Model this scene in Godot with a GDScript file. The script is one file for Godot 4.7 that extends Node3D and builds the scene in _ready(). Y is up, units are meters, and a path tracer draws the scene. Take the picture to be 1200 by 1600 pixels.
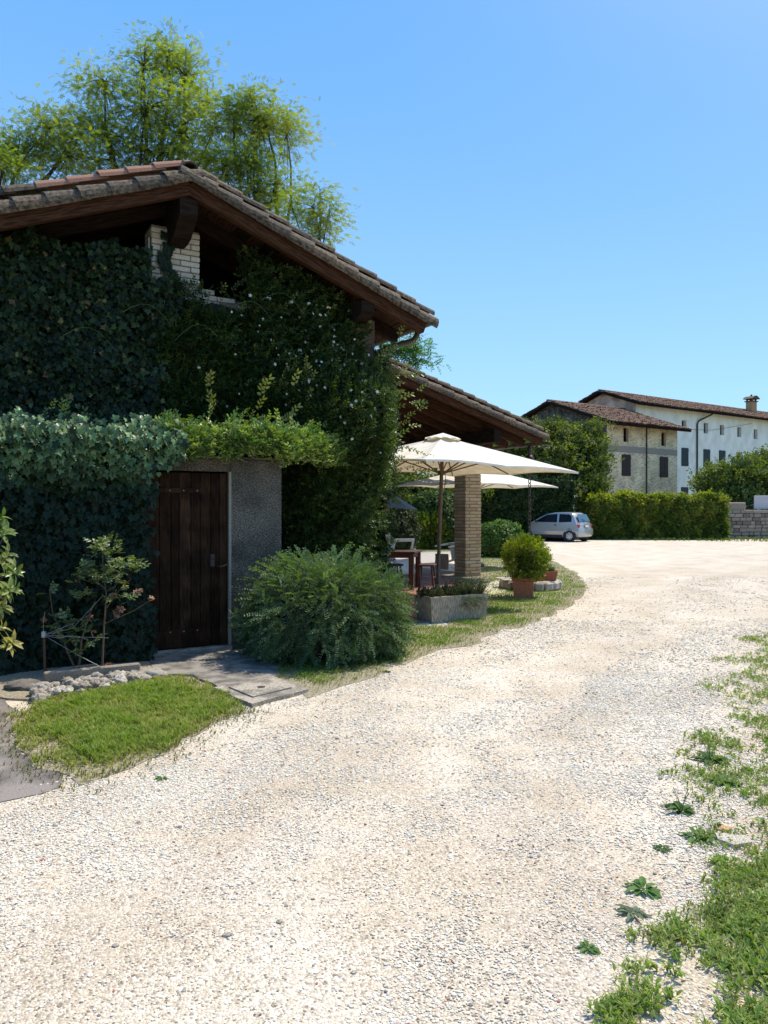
extends Node3D
# A farm lane of white gravel beside an ivy covered barn. Metres, y up, camera looks along -z.
# "gable frame": u runs along the barn's gable, n points out of it; both are turned 30 degrees from the camera's axes.

var rng := RandomNumberGenerator.new()
var counts := {}
var M := {}
var nz := FastNoiseLite.new()
const TURN := PI / 6.0

class Shape:
	var v := PackedVector3Array()
	var n := PackedVector3Array()
	var c := PackedColorArray()
	var t := PackedVector2Array()
	var ix := PackedInt32Array()
	var col := Color.WHITE
	func p(a: Vector3, nn: Vector3, uv := Vector2.ZERO) -> int:
		v.append(a); n.append(nn); c.append(col); t.append(uv)
		return v.size() - 1
	func tri(a: Vector3, b: Vector3, d: Vector3) -> void:          # counter-clockwise seen from outside
		var nn := (b - a).cross(d - a).normalized()
		var i := p(a, nn); p(b, nn); p(d, nn)
		ix.append_array(PackedInt32Array([i, i + 2, i + 1]))
	func quad(a: Vector3, b: Vector3, d: Vector3, e: Vector3) -> void:
		var nn := (d - a).cross(e - b).normalized()
		var i := p(a, nn, Vector2(0, 0)); p(b, nn, Vector2(1, 0)); p(d, nn, Vector2(1, 1)); p(e, nn, Vector2(0, 1))
		ix.append_array(PackedInt32Array([i, i + 2, i + 1, i, i + 3, i + 2]))
	func box(at: Vector3, size: Vector3, b := Basis(), ch := 0.0) -> void:   # a box, its edges chamfered by ch
		var h := size * 0.5
		if ch <= 0.0:
			var q := []
			for k in 8:
				q.append(at + b * Vector3(h.x * (1 if k & 1 else -1), h.y * (1 if k & 2 else -1), h.z * (1 if k & 4 else -1)))
			quad(q[4], q[5], q[7], q[6]); quad(q[1], q[0], q[2], q[3]); quad(q[5], q[1], q[3], q[7])
			quad(q[0], q[4], q[6], q[2]); quad(q[6], q[7], q[3], q[2]); quad(q[0], q[1], q[5], q[4])
			return
		ch = minf(ch, minf(h.x, minf(h.y, h.z)) * 0.9)
		var g := func(sx: float, sy: float, sz: float, ax: int) -> Vector3:
			var w := Vector3(sx * (h.x - (0.0 if ax == 0 else ch)), sy * (h.y - (0.0 if ax == 1 else ch)), sz * (h.z - (0.0 if ax == 2 else ch)))
			return at + b * w
		for s in [-1.0, 1.0]:
			var f := [[g.call(s, -1.0, -1.0, 0), g.call(s, 1.0, -1.0, 0), g.call(s, 1.0, 1.0, 0), g.call(s, -1.0, 1.0, 0)],
				[g.call(-1.0, s, -1.0, 1), g.call(-1.0, s, 1.0, 1), g.call(1.0, s, 1.0, 1), g.call(1.0, s, -1.0, 1)],
				[g.call(-1.0, -1.0, s, 2), g.call(1.0, -1.0, s, 2), g.call(1.0, 1.0, s, 2), g.call(-1.0, 1.0, s, 2)]]
			for q in f:
				if s > 0: quad(q[0], q[1], q[2], q[3])
				else: quad(q[3], q[2], q[1], q[0])
		for s in [-1.0, 1.0]:
			for r in [-1.0, 1.0]:
				var e := [[g.call(s, r, -1.0, 0), g.call(s, r, 1.0, 0), g.call(s, r, 1.0, 1), g.call(s, r, -1.0, 1)],
					[g.call(-1.0, s, r, 1), g.call(1.0, s, r, 1), g.call(1.0, s, r, 2), g.call(-1.0, s, r, 2)],
					[g.call(s, -1.0, r, 2), g.call(s, 1.0, r, 2), g.call(s, 1.0, r, 0), g.call(s, -1.0, r, 0)]]
				for q in e:
					if s * r < 0: quad(q[0], q[1], q[2], q[3])
					else: quad(q[3], q[2], q[1], q[0])
				for w in [-1.0, 1.0]:
					if s * r * w > 0: tri(g.call(s, r, w, 0), g.call(s, r, w, 1), g.call(s, r, w, 2))
					else: tri(g.call(s, r, w, 2), g.call(s, r, w, 1), g.call(s, r, w, 0))
	func tube(pts: Array, radii: Array, sides := 6, caps := true) -> void:
		var first := v.size()
		var side := Vector3.ZERO
		for k in pts.size():
			var d: Vector3 = (pts[mini(k + 1, pts.size() - 1)] - pts[maxi(k - 1, 0)]).normalized()
			if side == Vector3.ZERO:
				side = d.cross(Vector3.UP if absf(d.y) < 0.9 else Vector3.RIGHT).normalized()
			side = (side - d * side.dot(d)).normalized()
			var up := d.cross(side)
			var r: float = radii[mini(k, radii.size() - 1)]
			for j in sides + 1:
				var a := TAU * j / sides
				var o := side * cos(a) + up * sin(a)
				p(pts[k] + o * r, o, Vector2(float(j) / sides, float(k)))
		for k in pts.size() - 1:
			for j in sides:
				var i := first + k * (sides + 1) + j
				ix.append_array(PackedInt32Array([i, i + sides + 1, i + 1, i + 1, i + sides + 1, i + sides + 2]))
		if caps:
			for e in [0, pts.size() - 1]:
				var d: Vector3 = (pts[0] - pts[1]).normalized() if e == 0 else (pts[e] - pts[e - 1]).normalized()
				var m := p(pts[e], d)
				for j in sides:
					var a := p(v[first + e * (sides + 1) + j], d)
					var b := p(v[first + e * (sides + 1) + j + 1], d)
					ix.append_array(PackedInt32Array([m, a, b] if e == 0 else [m, b, a]))
	func lathe(prof: Array, sides := 16, at := Vector3.ZERO, b := Basis()) -> void:   # profile of Vector2(radius, height), upwards on the outside
		var first := v.size()
		for k in prof.size():
			var q: Vector2 = prof[k]
			var d: Vector2 = prof[mini(k + 1, prof.size() - 1)] - prof[maxi(k - 1, 0)]
			for j in sides + 1:
				var a := TAU * j / sides
				p(at + b * Vector3(cos(a) * q.x, q.y, sin(a) * q.x), b * Vector3(cos(a) * d.y, -d.x, sin(a) * d.y).normalized(), Vector2(float(j) / sides, q.y))
		for k in prof.size() - 1:
			for j in sides:
				var i := first + k * (sides + 1) + j
				ix.append_array(PackedInt32Array([i, i + 1, i + sides + 1, i + 1, i + sides + 2, i + sides + 1]))
	func grid(nx: int, ny: int, f: Callable) -> void:              # f(i, j) -> Vector3, smooth
		var first := v.size()
		var q := []
		for j in ny + 1:
			for i in nx + 1:
				q.append(f.call(i, j))
		for j in ny + 1:
			for i in nx + 1:
				var a: Vector3 = q[j * (nx + 1) + mini(i + 1, nx)] - q[j * (nx + 1) + maxi(i - 1, 0)]
				var b: Vector3 = q[mini(j + 1, ny) * (nx + 1) + i] - q[maxi(j - 1, 0) * (nx + 1) + i]
				p(q[j * (nx + 1) + i], a.cross(b).normalized(), Vector2(float(i) / nx, float(j) / ny))
		for j in ny:
			for i in nx:
				var k := first + j * (nx + 1) + i
				ix.append_array(PackedInt32Array([k, k + nx + 2, k + 1, k, k + nx + 1, k + nx + 2]))
	func poly(pts: Array, y0: float, y1: float) -> void:           # a flat slab over an outline of Vector2(x, z)
		var pk := PackedVector2Array(pts)
		var tr := Geometry2D.triangulate_polygon(pk)
		for k in range(0, tr.size(), 3):
			var a := Vector3(pk[tr[k]].x, y1, pk[tr[k]].y); var b := Vector3(pk[tr[k + 1]].x, y1, pk[tr[k + 1]].y); var d := Vector3(pk[tr[k + 2]].x, y1, pk[tr[k + 2]].y)
			if (b - a).cross(d - a).y > 0: tri(a, b, d)
			else: tri(a, d, b)
		var cw := 0.0
		for k in pk.size():
			cw += pk[k].cross(pk[(k + 1) % pk.size()])
		for k in pk.size():
			var a := pk[k]; var b := pk[(k + 1) % pk.size()]
			if cw > 0: quad(Vector3(a.x, y1, a.y), Vector3(b.x, y1, b.y), Vector3(b.x, y0, b.y), Vector3(a.x, y0, a.y))
			else: quad(Vector3(b.x, y1, b.y), Vector3(a.x, y1, a.y), Vector3(a.x, y0, a.y), Vector3(b.x, y0, b.y))
	func extrude(out: Array, z0: float, z1: float, b := Transform3D()) -> void:   # an outline of Vector2(x, y) drawn out along z
		var pk := PackedVector2Array(out)
		var cw := 0.0
		for k in pk.size():
			cw += pk[k].cross(pk[(k + 1) % pk.size()])
		if cw < 0: pk.reverse()
		var tr := Geometry2D.triangulate_polygon(pk)
		for k in range(0, tr.size(), 3):
			var q := [pk[tr[k]], pk[tr[k + 1]], pk[tr[k + 2]]]
			if (q[1] - q[0]).cross(q[2] - q[0]) < 0: q = [q[0], q[2], q[1]]
			tri(b * Vector3(q[0].x, q[0].y, z1), b * Vector3(q[1].x, q[1].y, z1), b * Vector3(q[2].x, q[2].y, z1))
			tri(b * Vector3(q[0].x, q[0].y, z0), b * Vector3(q[2].x, q[2].y, z0), b * Vector3(q[1].x, q[1].y, z0))
		for k in pk.size():
			var a := pk[k]; var e := pk[(k + 1) % pk.size()]
			quad(b * Vector3(a.x, a.y, z0), b * Vector3(e.x, e.y, z0), b * Vector3(e.x, e.y, z1), b * Vector3(a.x, a.y, z1))
	func leaf(x: Transform3D, l: float, w: float, fold := 0.15, curl := 0.1) -> void:   # an oval leaf along y, facing z
		var q := [Vector3.ZERO, Vector3(0, l * 0.35, 0), Vector3(0, l * 0.7, -curl * l * 0.4), Vector3(0, l, -curl * l)]
		var e := []
		for s in [-1.0, 1.0]:
			e.append([Vector3(s * w * 0.46, l * 0.32, fold * w), Vector3(s * w * 0.4, l * 0.68, fold * w - curl * l * 0.4)])
		for k in 4: q[k] = x * q[k]
		for s in 2:
			var a: Vector3 = x * e[s][0]; var b: Vector3 = x * e[s][1]
			if s == 1:
				tri(q[0], a, q[1]); quad(q[1], a, b, q[2]); tri(q[2], b, q[3])
			else:
				tri(q[0], q[1], a); quad(q[1], q[2], b, a); tri(q[2], q[3], b)
	func mesh() -> ArrayMesh:
		var a := []
		a.resize(Mesh.ARRAY_MAX)
		a[Mesh.ARRAY_VERTEX] = v; a[Mesh.ARRAY_NORMAL] = n; a[Mesh.ARRAY_COLOR] = c; a[Mesh.ARRAY_TEX_UV] = t; a[Mesh.ARRAY_INDEX] = ix
		var m := ArrayMesh.new()
		m.add_surface_from_arrays(Mesh.PRIMITIVE_TRIANGLES, a)
		return m

class Bag:                                                          # places and tints of many small copies
	var b := PackedFloat32Array()
	func add(x: Basis, o: Vector3, k: Color) -> void:
		b.append_array(PackedFloat32Array([x.x.x, x.y.x, x.z.x, o.x, x.x.y, x.y.y, x.z.y, o.y, x.x.z, x.y.z, x.z.z, o.z, k.r, k.g, k.b, 1.0]))

# ---- nodes -------------------------------------------------------------------------------------------------------
func numbered(parent: Node, called: String) -> String:
	var key := "%d/%s" % [parent.get_instance_id(), called]
	var k: int = counts.get(key, 0)
	counts[key] = k + 1
	return called if k == 0 else "%s_%03d" % [called, k]

func thing(called: String, label: String, category: String, at := Vector3.ZERO, turn := 0.0, group := "") -> Node3D:
	var o := Node3D.new()
	o.name = numbered(self, called)
	add_child(o)
	o.position = at
	o.rotation.y = turn
	tag(o, label, category, group)
	return o

func tag(o: Node, label: String, category: String, group := "") -> Node:
	o.set_meta("label", label)
	o.set_meta("category", category)
	if group: o.set_meta("group", group)
	return o

func part(parent: Node, called: String, m: Mesh, material: Material, x := Transform3D()) -> MeshInstance3D:
	var o := MeshInstance3D.new()
	o.name = numbered(parent, called)
	o.mesh = m
	o.material_override = material
	o.transform = x
	parent.add_child(o)
	return o

func structure(called: String, m: Mesh, material: Material, label := "") -> MeshInstance3D:
	var o := part(self, called, m, material)
	o.set_meta("kind", "structure")
	if label: o.set_meta("label", label)
	return o

func many(parent: Node, called: String, m: Mesh, material: Material, bag: Bag) -> MultiMeshInstance3D:
	var mm := MultiMesh.new()
	mm.transform_format = MultiMesh.TRANSFORM_3D
	mm.use_colors = true
	mm.mesh = m
	mm.instance_count = bag.b.size() / 16
	mm.buffer = bag.b
	var o := MultiMeshInstance3D.new()
	o.name = numbered(parent, called)
	o.multimesh = mm
	o.material_override = material
	o.set_meta("kind", "stuff")
	parent.add_child(o)
	return o

func dup(src: Node3D, at: Vector3, turn: float, label: String) -> Node3D:
	var o: Node3D = src.duplicate()
	o.name = numbered(self, String(src.name).trim_suffix("_001"))
	add_child(o)
	o.position = at
	o.rotation.y = turn
	o.set_meta("label", label)
	return o

# ---- places ------------------------------------------------------------------------------------------------------
func G(u: float, y: float, n: float) -> Vector3:                    # gable frame to the world
	return Vector3(0.8660254 * u + 0.5 * n, y, -0.5 * u + 0.8660254 * n)

func at(px: float, py: float, d: float) -> Vector3:                 # what a sight line meets d metres off
	return Vector3((px - 600.0) / 1200.0 * d, 1.6 + (795.0 - py) / 1200.0 * d, -d)

func ground(px: float, py: float) -> Vector3:
	var d := 1920.0 / (py - 795.0)
	return Vector3((px - 600.0) / 1200.0 * d, 0.0, -d)

func facing(dir: Vector3, nrm: Vector3) -> Basis:                   # y along dir, z towards nrm
	var y := dir.normalized()
	var z := (nrm - y * nrm.dot(y))
	z = z.normalized() if z.length() > 0.001 else y.cross(Vector3(0.3, 0.1, 0.9)).normalized()
	return Basis(y.cross(z), y, z)

func rv(s := 1.0) -> Vector3:
	return Vector3(rng.randf_range(-s, s), rng.randf_range(-s, s), rng.randf_range(-s, s))

func rr(a: float, b: float) -> float:
	return rng.randf_range(a, b)

func xf(x: float, y: float, z: float, b := Basis()) -> Transform3D:
	return Transform3D(b, Vector3(x, y, z))

func lin(r: float, g: float, b: float) -> Color:                    # a real-world base colour as albedo_color wants it
	return Color(r, g, b).linear_to_srgb()

func mixc(a: Color, b: Color, k: float) -> Color:
	return a.lerp(b, k)

# ---- materials ---------------------------------------------------------------------------------------------------
func noise_tex(sd: int, freq: float, stops: Array, size := 512, kind := FastNoiseLite.TYPE_SIMPLEX_SMOOTH, octaves := 4, cell := -1) -> NoiseTexture2D:
	var f := FastNoiseLite.new()
	f.seed = sd
	f.noise_type = kind
	f.frequency = freq
	f.fractal_octaves = octaves
	if kind == FastNoiseLite.TYPE_CELLULAR:
		f.fractal_type = FastNoiseLite.FRACTAL_NONE
		f.cellular_return_type = cell
		f.cellular_jitter = 1.0
	var t := NoiseTexture2D.new()
	t.width = size
	t.height = size
	t.seamless = true
	t.seamless_blend_skirt = 0.15
	t.noise = f
	if stops.size():
		var g := Gradient.new()
		var off := PackedFloat32Array()
		var cs := PackedColorArray()
		for s in stops:
			off.append(s[0])
			cs.append(s[1])
		g.offsets = off
		g.colors = cs
		t.color_ramp = g
	return t

func grey(a: float, b: float, lo := 0.25, hi := 0.75) -> Array:
	return [[lo, Color(a, a, a)], [hi, Color(b, b, b)]]

func mat(key: String, c: Color, rough := 0.8, tex: Texture2D = null, scale := Vector3.ONE, world := false) -> StandardMaterial3D:
	var m := StandardMaterial3D.new()
	m.resource_name = key
	m.albedo_color = c
	m.roughness = rough
	m.vertex_color_use_as_albedo = true
	if tex:
		m.albedo_texture = tex
	m.uv1_triplanar = true
	m.uv1_world_triplanar = world
	m.uv1_scale = scale
	M[key] = m
	return m

func relief(m: StandardMaterial3D, tex: Texture2D, cm: float) -> void:
	m.heightmap_enabled = true
	m.heightmap_texture = tex
	m.heightmap_scale = cm

func detail(m: StandardMaterial3D, tex: Texture2D, scale: Vector3, world := true) -> void:
	m.detail_enabled = true
	m.detail_albedo = tex
	m.detail_blend_mode = BaseMaterial3D.BLEND_MODE_MUL
	m.detail_uv_layer = BaseMaterial3D.DETAIL_UV_2
	m.uv2_triplanar = true
	m.uv2_world_triplanar = world
	m.uv2_scale = scale

func leafy(key: String, rough := 0.5, through := Color(0.5, 0.6, 0.18), spec := 0.5) -> StandardMaterial3D:
	var m := mat(key, Color.WHITE, rough)
	m.metallic_specular = spec
	m.backlight_enabled = true
	m.backlight = through
	return m

# ---- camera, sky, sun --------------------------------------------------------------------------------------------
func set_up() -> void:
	rng.seed = 20240717
	nz.seed = 5
	nz.frequency = 1.0
	nz.fractal_octaves = 3
	var cam := Camera3D.new()
	cam.name = "camera"
	cam.fov = 67.38
	cam.near = 0.05
	cam.far = 2500.0
	cam.position = Vector3(0, 1.6, 0)
	cam.rotation.x = deg_to_rad(-0.24)
	add_child(cam)
	cam.current = true
	var sky := ProceduralSkyMaterial.new()
	sky.sky_top_color = lin(0.092, 0.298, 0.77)
	sky.sky_horizon_color = lin(0.45, 0.735, 0.87)
	sky.sky_curve = 0.215
	sky.sky_energy_multiplier = 1.0
	sky.ground_bottom_color = lin(0.30, 0.28, 0.24)
	sky.ground_horizon_color = lin(0.46, 0.60, 0.72)
	sky.ground_curve = 0.05
	sky.sun_angle_max = 75.0
	sky.sun_curve = 0.27
	var env := Environment.new()
	env.background_mode = Environment.BG_SKY
	env.sky = Sky.new()
	env.sky.sky_material = sky
	env.tonemap_mode = Environment.TONE_MAPPER_LINEAR
	env.tonemap_exposure = 1.40
	env.sdfgi_enabled = true
	env.ssao_enabled = true
	env.ssil_enabled = true
	var we := WorldEnvironment.new()
	we.name = "environment"
	we.environment = env
	add_child(we)
	var sun := DirectionalLight3D.new()
	sun.name = "sun"
	sun.light_color = Color(1.0, 0.965, 0.90)
	sun.light_energy = 1.36
	sun.light_angular_distance = 0.53
	sun.shadow_enabled = true
	add_child(sun)
	sun.look_at_from_position(Vector3(0.46, 1.0, -0.36) * 100.0, Vector3.ZERO)

func make_materials() -> void:
	var fine := noise_tex(3, 0.03, grey(0.72, 1.0, 0.2, 0.8), 512)
	var rough_bump := noise_tex(11, 0.05, [], 512, FastNoiseLite.TYPE_SIMPLEX_SMOOTH, 5)
	var blot := noise_tex(8, 0.008, grey(0.70, 1.0, 0.25, 0.7), 512)
	# gravel: pale limestone chips
	var cells := noise_tex(21, 0.075, [[0.0, Color(0.50, 0.47, 0.43)], [0.08, Color(0.68, 0.645, 0.59)], [0.30, Color(0.78, 0.745, 0.69)], [0.6, Color(0.84, 0.80, 0.745)], [0.85, Color(0.90, 0.875, 0.83)], [1.0, Color(0.95, 0.93, 0.90)]], 1024, FastNoiseLite.TYPE_CELLULAR, 1, FastNoiseLite.RETURN_CELL_VALUE)
	var cell_h := noise_tex(21, 0.075, [[0.0, Color.WHITE], [1.0, Color.BLACK]], 1024, FastNoiseLite.TYPE_CELLULAR, 1, FastNoiseLite.RETURN_DISTANCE)
	var drift := noise_tex(33, 0.012, [[0.2, Color(0.94, 0.92, 0.89)], [0.5, Color(0.98, 0.97, 0.955)], [0.8, Color(1, 1, 1)]], 512, FastNoiseLite.TYPE_SIMPLEX_SMOOTH, 5)
	var gm := mat("gravel", Color.WHITE, 1.0, cells, Vector3.ONE * 1.45, true)
	relief(gm, cell_h, 0.55)
	detail(gm, drift, Vector3.ONE * 0.171)
	mat("pebble", Color.WHITE, 1.0).metallic_specular = 0.2
	var am := mat("asphalt", lin(0.31, 0.265, 0.23), 0.95, noise_tex(41, 0.2, grey(0.72, 1.0), 512), Vector3.ONE * 1.3, true)
	relief(am, rough_bump, 0.4)
	detail(am, blot, Vector3.ONE * 0.4)
	mat("soil", lin(0.36, 0.305, 0.205), 1.0, fine, Vector3.ONE * 1.7, true)
	mat("field", lin(0.24, 0.23, 0.12), 1.0, blot, Vector3.ONE * 0.05, true)
	var cm := mat("concrete", lin(0.48, 0.42, 0.335), 0.92, fine, Vector3.ONE * 2.1, true)
	relief(cm, rough_bump, 0.3)
	detail(cm, blot, Vector3.ONE * 0.7)
	mat("shaded_concrete", lin(0.24, 0.215, 0.18), 0.95, blot, Vector3.ONE * 0.9, true)  # apron concrete, the shade of bush and ivy put into its colour
	var pm := mat("plaster_rough", lin(0.30, 0.25, 0.19), 0.95, noise_tex(51, 0.10, grey(0.48, 1.0, 0.3, 0.72), 512), Vector3.ONE * 1.0, true)
	relief(pm, noise_tex(52, 0.09, [], 512, FastNoiseLite.TYPE_SIMPLEX_SMOOTH, 3), 2.2)
	detail(pm, blot, Vector3.ONE * 0.5)
	# wood
	var grain := noise_tex(61, 0.02, [[0.2, Color(0.62, 0.60, 0.58)], [0.5, Color(0.86, 0.84, 0.82)], [0.62, Color(1, 1, 1)], [0.8, Color(0.74, 0.72, 0.70)]], 512, FastNoiseLite.TYPE_SIMPLEX_SMOOTH, 5)
	for w in [["beam_wood", lin(0.070, 0.037, 0.024)], ["beam_wood_red", lin(0.088, 0.044, 0.027)], ["beam_wood_dark", lin(0.030, 0.020, 0.015)]]:
		var m := mat(w[0], w[1], 0.9, grain, Vector3(0.25, 3.2, 3.2))
		m.metallic_specular = 0.2
		relief(m, grain, 0.35)
	for w in [["door_wood", lin(0.058, 0.030, 0.016)], ["door_wood_pale", lin(0.080, 0.042, 0.024)], ["door_wood_dark", lin(0.040, 0.021, 0.011)]]:
		var m := mat(w[0], w[1], 0.85, grain, Vector3(6.0, 0.35, 6.0), true)
		m.metallic_specular = 0.2
		relief(m, grain, 0.25)
		detail(m, blot, Vector3(1.5, 0.6, 1.5))
	var tw := mat("table_wood", lin(0.10, 0.038, 0.018), 0.6, grain, Vector3(3.0, 0.5, 3.0))
	relief(tw, grain, 0.1)
	mat("pole_wood", lin(0.17, 0.11, 0.065), 0.6, grain, Vector3(4.0, 0.4, 4.0))
	mat("stool_top", lin(0.035, 0.028, 0.025), 0.5)
	# masonry
	var pit := noise_tex(71, 0.07, grey(0.66, 1.0, 0.3, 0.62), 512, FastNoiseLite.TYPE_SIMPLEX_SMOOTH, 5)
	for w in [["brick_a", lin(0.66, 0.41, 0.19)], ["brick_b", lin(0.73, 0.47, 0.225)], ["brick_c", lin(0.58, 0.335, 0.155)], ["brick_d", lin(0.76, 0.53, 0.28)],
			["white_brick_a", lin(0.62, 0.56, 0.45)], ["white_brick_b", lin(0.70, 0.65, 0.55)], ["white_brick_c", lin(0.55, 0.48, 0.37)],
			["tile_old_a", lin(0.185, 0.138, 0.092)], ["tile_old_b", lin(0.130, 0.098, 0.068)], ["tile_old_c", lin(0.225, 0.158, 0.100)], ["tile_new", lin(0.42, 0.205, 0.125)],
			["stone_pale", lin(0.54, 0.48, 0.39)], ["stone_grey", lin(0.38, 0.335, 0.27)], ["stone_brown", lin(0.33, 0.27, 0.20)], ["stone_dark", lin(0.20, 0.17, 0.135)]]:
		var m := mat(w[0], w[1], 0.92, pit, Vector3.ONE * 2.3, true)
		relief(m, rough_bump, 0.35)
	for w in ["tile_old_a", "tile_old_b", "tile_old_c"]:                # lichen and soot
		detail(M[w], noise_tex(77, 0.03, [[0.30, Color(0.40, 0.38, 0.36)], [0.48, Color(0.85, 0.84, 0.82)], [0.6, Color(1, 1, 1)], [0.72, Color(1.0, 1.0, 0.94)]], 512, FastNoiseLite.TYPE_SIMPLEX_SMOOTH, 5), Vector3.ONE * 1.1)
	mat("mortar", lin(0.30, 0.24, 0.175), 0.98, fine, Vector3.ONE * 3.0, true)
	mat("mortar_dark", lin(0.12, 0.10, 0.08), 0.98, fine, Vector3.ONE * 3.0, true)
	mat("inside_wall", lin(0.20, 0.17, 0.13), 0.98, fine, Vector3.ONE, true)
	for w in [["paving_a", lin(0.33, 0.135, 0.080)], ["paving_b", lin(0.38, 0.165, 0.10)], ["paving_c", lin(0.29, 0.12, 0.075)]]:
		mat(w[0], w[1], 0.8, fine, Vector3.ONE * 1.9, true)
	mat("paving_pale", lin(0.50, 0.45, 0.39), 0.9, fine, Vector3.ONE * 0.9, true)
	var tc := mat("terracotta", lin(0.50, 0.165, 0.075), 0.8, fine, Vector3.ONE * 2.0, true)
	relief(tc, rough_bump, 0.1)
	var pl := mat("planter_concrete", lin(0.54, 0.435, 0.305), 0.95, noise_tex(81, 0.03, grey(0.62, 1.0, 0.2, 0.8), 512), Vector3(4.0, 0.5, 4.0), false)
	relief(pl, noise_tex(82, 0.05, [], 512), 0.2)
	# house walls
	var white := mat("house_plaster", lin(0.86, 0.83, 0.72), 0.95, noise_tex(91, 0.012, grey(0.91, 1.0, 0.2, 0.7), 512), Vector3(0.2, 0.10, 0.2), true)
	relief(white, rough_bump, 0.4)
	mat("house_plaster_pink", lin(0.70, 0.50, 0.38), 0.95, blot, Vector3.ONE * 0.3, true)
	var bw := mat("far_brick", Color.WHITE, 0.95, brick_texture(), Vector3.ONE * 0.5, false)
	bw.uv1_triplanar = false
	bw.uv1_scale = Vector3.ONE
	detail(bw, noise_tex(95, 0.012, grey(0.80, 1.0), 512), Vector3.ONE * 0.13)
	var fs := mat("far_stone", lin(0.13, 0.115, 0.10), 0.95, noise_tex(92, 0.06, grey(0.4, 1.0, 0.2, 0.8), 512, FastNoiseLite.TYPE_CELLULAR, 1, FastNoiseLite.RETURN_CELL_VALUE), Vector3.ONE * 0.3, true)
	relief(fs, rough_bump, 2.0)
	# metals, plastics, cloth
	mat("gutter_metal", lin(0.055, 0.040, 0.034), 0.55).metallic = 0.3
	mat("iron", lin(0.06, 0.045, 0.038), 0.6).metallic = 0.5
	mat("rust", lin(0.16, 0.065, 0.03), 0.85, fine, Vector3.ONE * 5.0)
	mat("wire", lin(0.45, 0.45, 0.43), 0.5).metallic = 0.5
	mat("nail", lin(0.40, 0.37, 0.34), 0.5).metallic = 0.6
	mat("white_plastic", lin(0.72, 0.71, 0.67), 0.45)
	mat("canvas", lin(0.82, 0.78, 0.69), 0.9, noise_tex(97, 0.012, grey(0.90, 1.0), 512), Vector3.ONE * 0.6).backlight_enabled = true
	M["canvas"].backlight = Color(0.62, 0.58, 0.48)
	mat("canvas_grey", lin(0.25, 0.29, 0.34), 0.9).backlight_enabled = true
	M["canvas_grey"].backlight = Color(0.3, 0.3, 0.3)
	mat("cloth_brown", lin(0.30, 0.21, 0.14), 0.95)
	mat("label_green", lin(0.02, 0.20, 0.11), 0.6)
	mat("shutter_brown", lin(0.052, 0.034, 0.028), 0.8, grain, Vector3(3, 0.3, 3))
	mat("shutter_green", lin(0.020, 0.034, 0.038), 0.7)
	mat("dark_room", lin(0.02, 0.02, 0.02), 0.9)
	mat("reveal", lin(0.55, 0.50, 0.40), 0.95)
	mat("grey_board", lin(0.42, 0.41, 0.42), 0.6)
	# car
	var cp := mat("car_silver", lin(0.36, 0.375, 0.37), 0.32)
	cp.metallic = 0.45
	cp.clearcoat_enabled = true
	cp.clearcoat = 0.8
	cp.clearcoat_roughness = 0.08
	var cb := mat("car_blue", lin(0.07, 0.10, 0.16), 0.3)
	cb.metallic = 0.4
	cb.clearcoat_enabled = true
	cb.clearcoat = 0.8
	mat("car_glass", lin(0.006, 0.007, 0.008), 0.08).metallic_specular = 0.28
	mat("car_glass_blue", lin(0.04, 0.09, 0.13), 0.05).metallic_specular = 0.9
	mat("tyre", lin(0.022, 0.022, 0.023), 0.9)
	mat("rim", lin(0.55, 0.55, 0.54), 0.35).metallic = 0.6
	mat("car_trim", lin(0.03, 0.03, 0.03), 0.7)
	mat("car_red", lin(0.42, 0.02, 0.015), 0.25)
	mat("plate", lin(0.70, 0.70, 0.68), 0.5)
	# plants
	leafy("ivy_leaf", 0.34, Color(0.35, 0.42, 0.15), 0.26)
	leafy("glossy_leaf", 0.36, Color(0.6, 0.7, 0.2), 0.42)
	leafy("soft_leaf", 0.6, Color(0.75, 0.85, 0.25), 0.3)
	leafy("tree_leaf", 0.55, Color(0.95, 1.0, 0.3), 0.3)
	leafy("grass_blade", 0.65, Color(0.95, 1.0, 0.4), 0.25)
	leafy("petal", 0.7, Color(0.6, 0.6, 0.5), 0.3)
	mat("stem_green", lin(0.10, 0.14, 0.04), 0.8)
	mat("stem_brown", lin(0.11, 0.075, 0.045), 0.9)
	mat("bark", lin(0.075, 0.055, 0.042), 0.95, pit, Vector3(2.0, 0.5, 2.0), true)
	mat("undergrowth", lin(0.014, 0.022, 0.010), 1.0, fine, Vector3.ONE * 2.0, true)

func brick_texture() -> ImageTexture:                              # far brickwork, 2 m x 2 m, too small to pick the bricks apart
	var im := Image.create(512, 512, false, Image.FORMAT_RGB8)
	im.fill(Color(0.86, 0.79, 0.66))
	var r := RandomNumberGenerator.new()
	r.seed = 4
	for j in 28:
		var y0 := int(j * 512.0 / 28.0)
		for i in 9:
			var x0 := int((i + (0.5 if j % 2 else 0.0)) * 64.0)
			var k := r.randf_range(0.92, 1.06)
			var c := Color(0.92 * k, 0.84 * k, 0.68 * k)
			if r.randf() < 0.12: c = Color(0.76, 0.66, 0.52)
			for w in 2:
				im.fill_rect(Rect2i(x0 - 512 * w + 2, y0 + 2, 60, 15).intersection(Rect2i(0, 0, 512, 512)), c)
	return ImageTexture.create_from_image(im)

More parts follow.
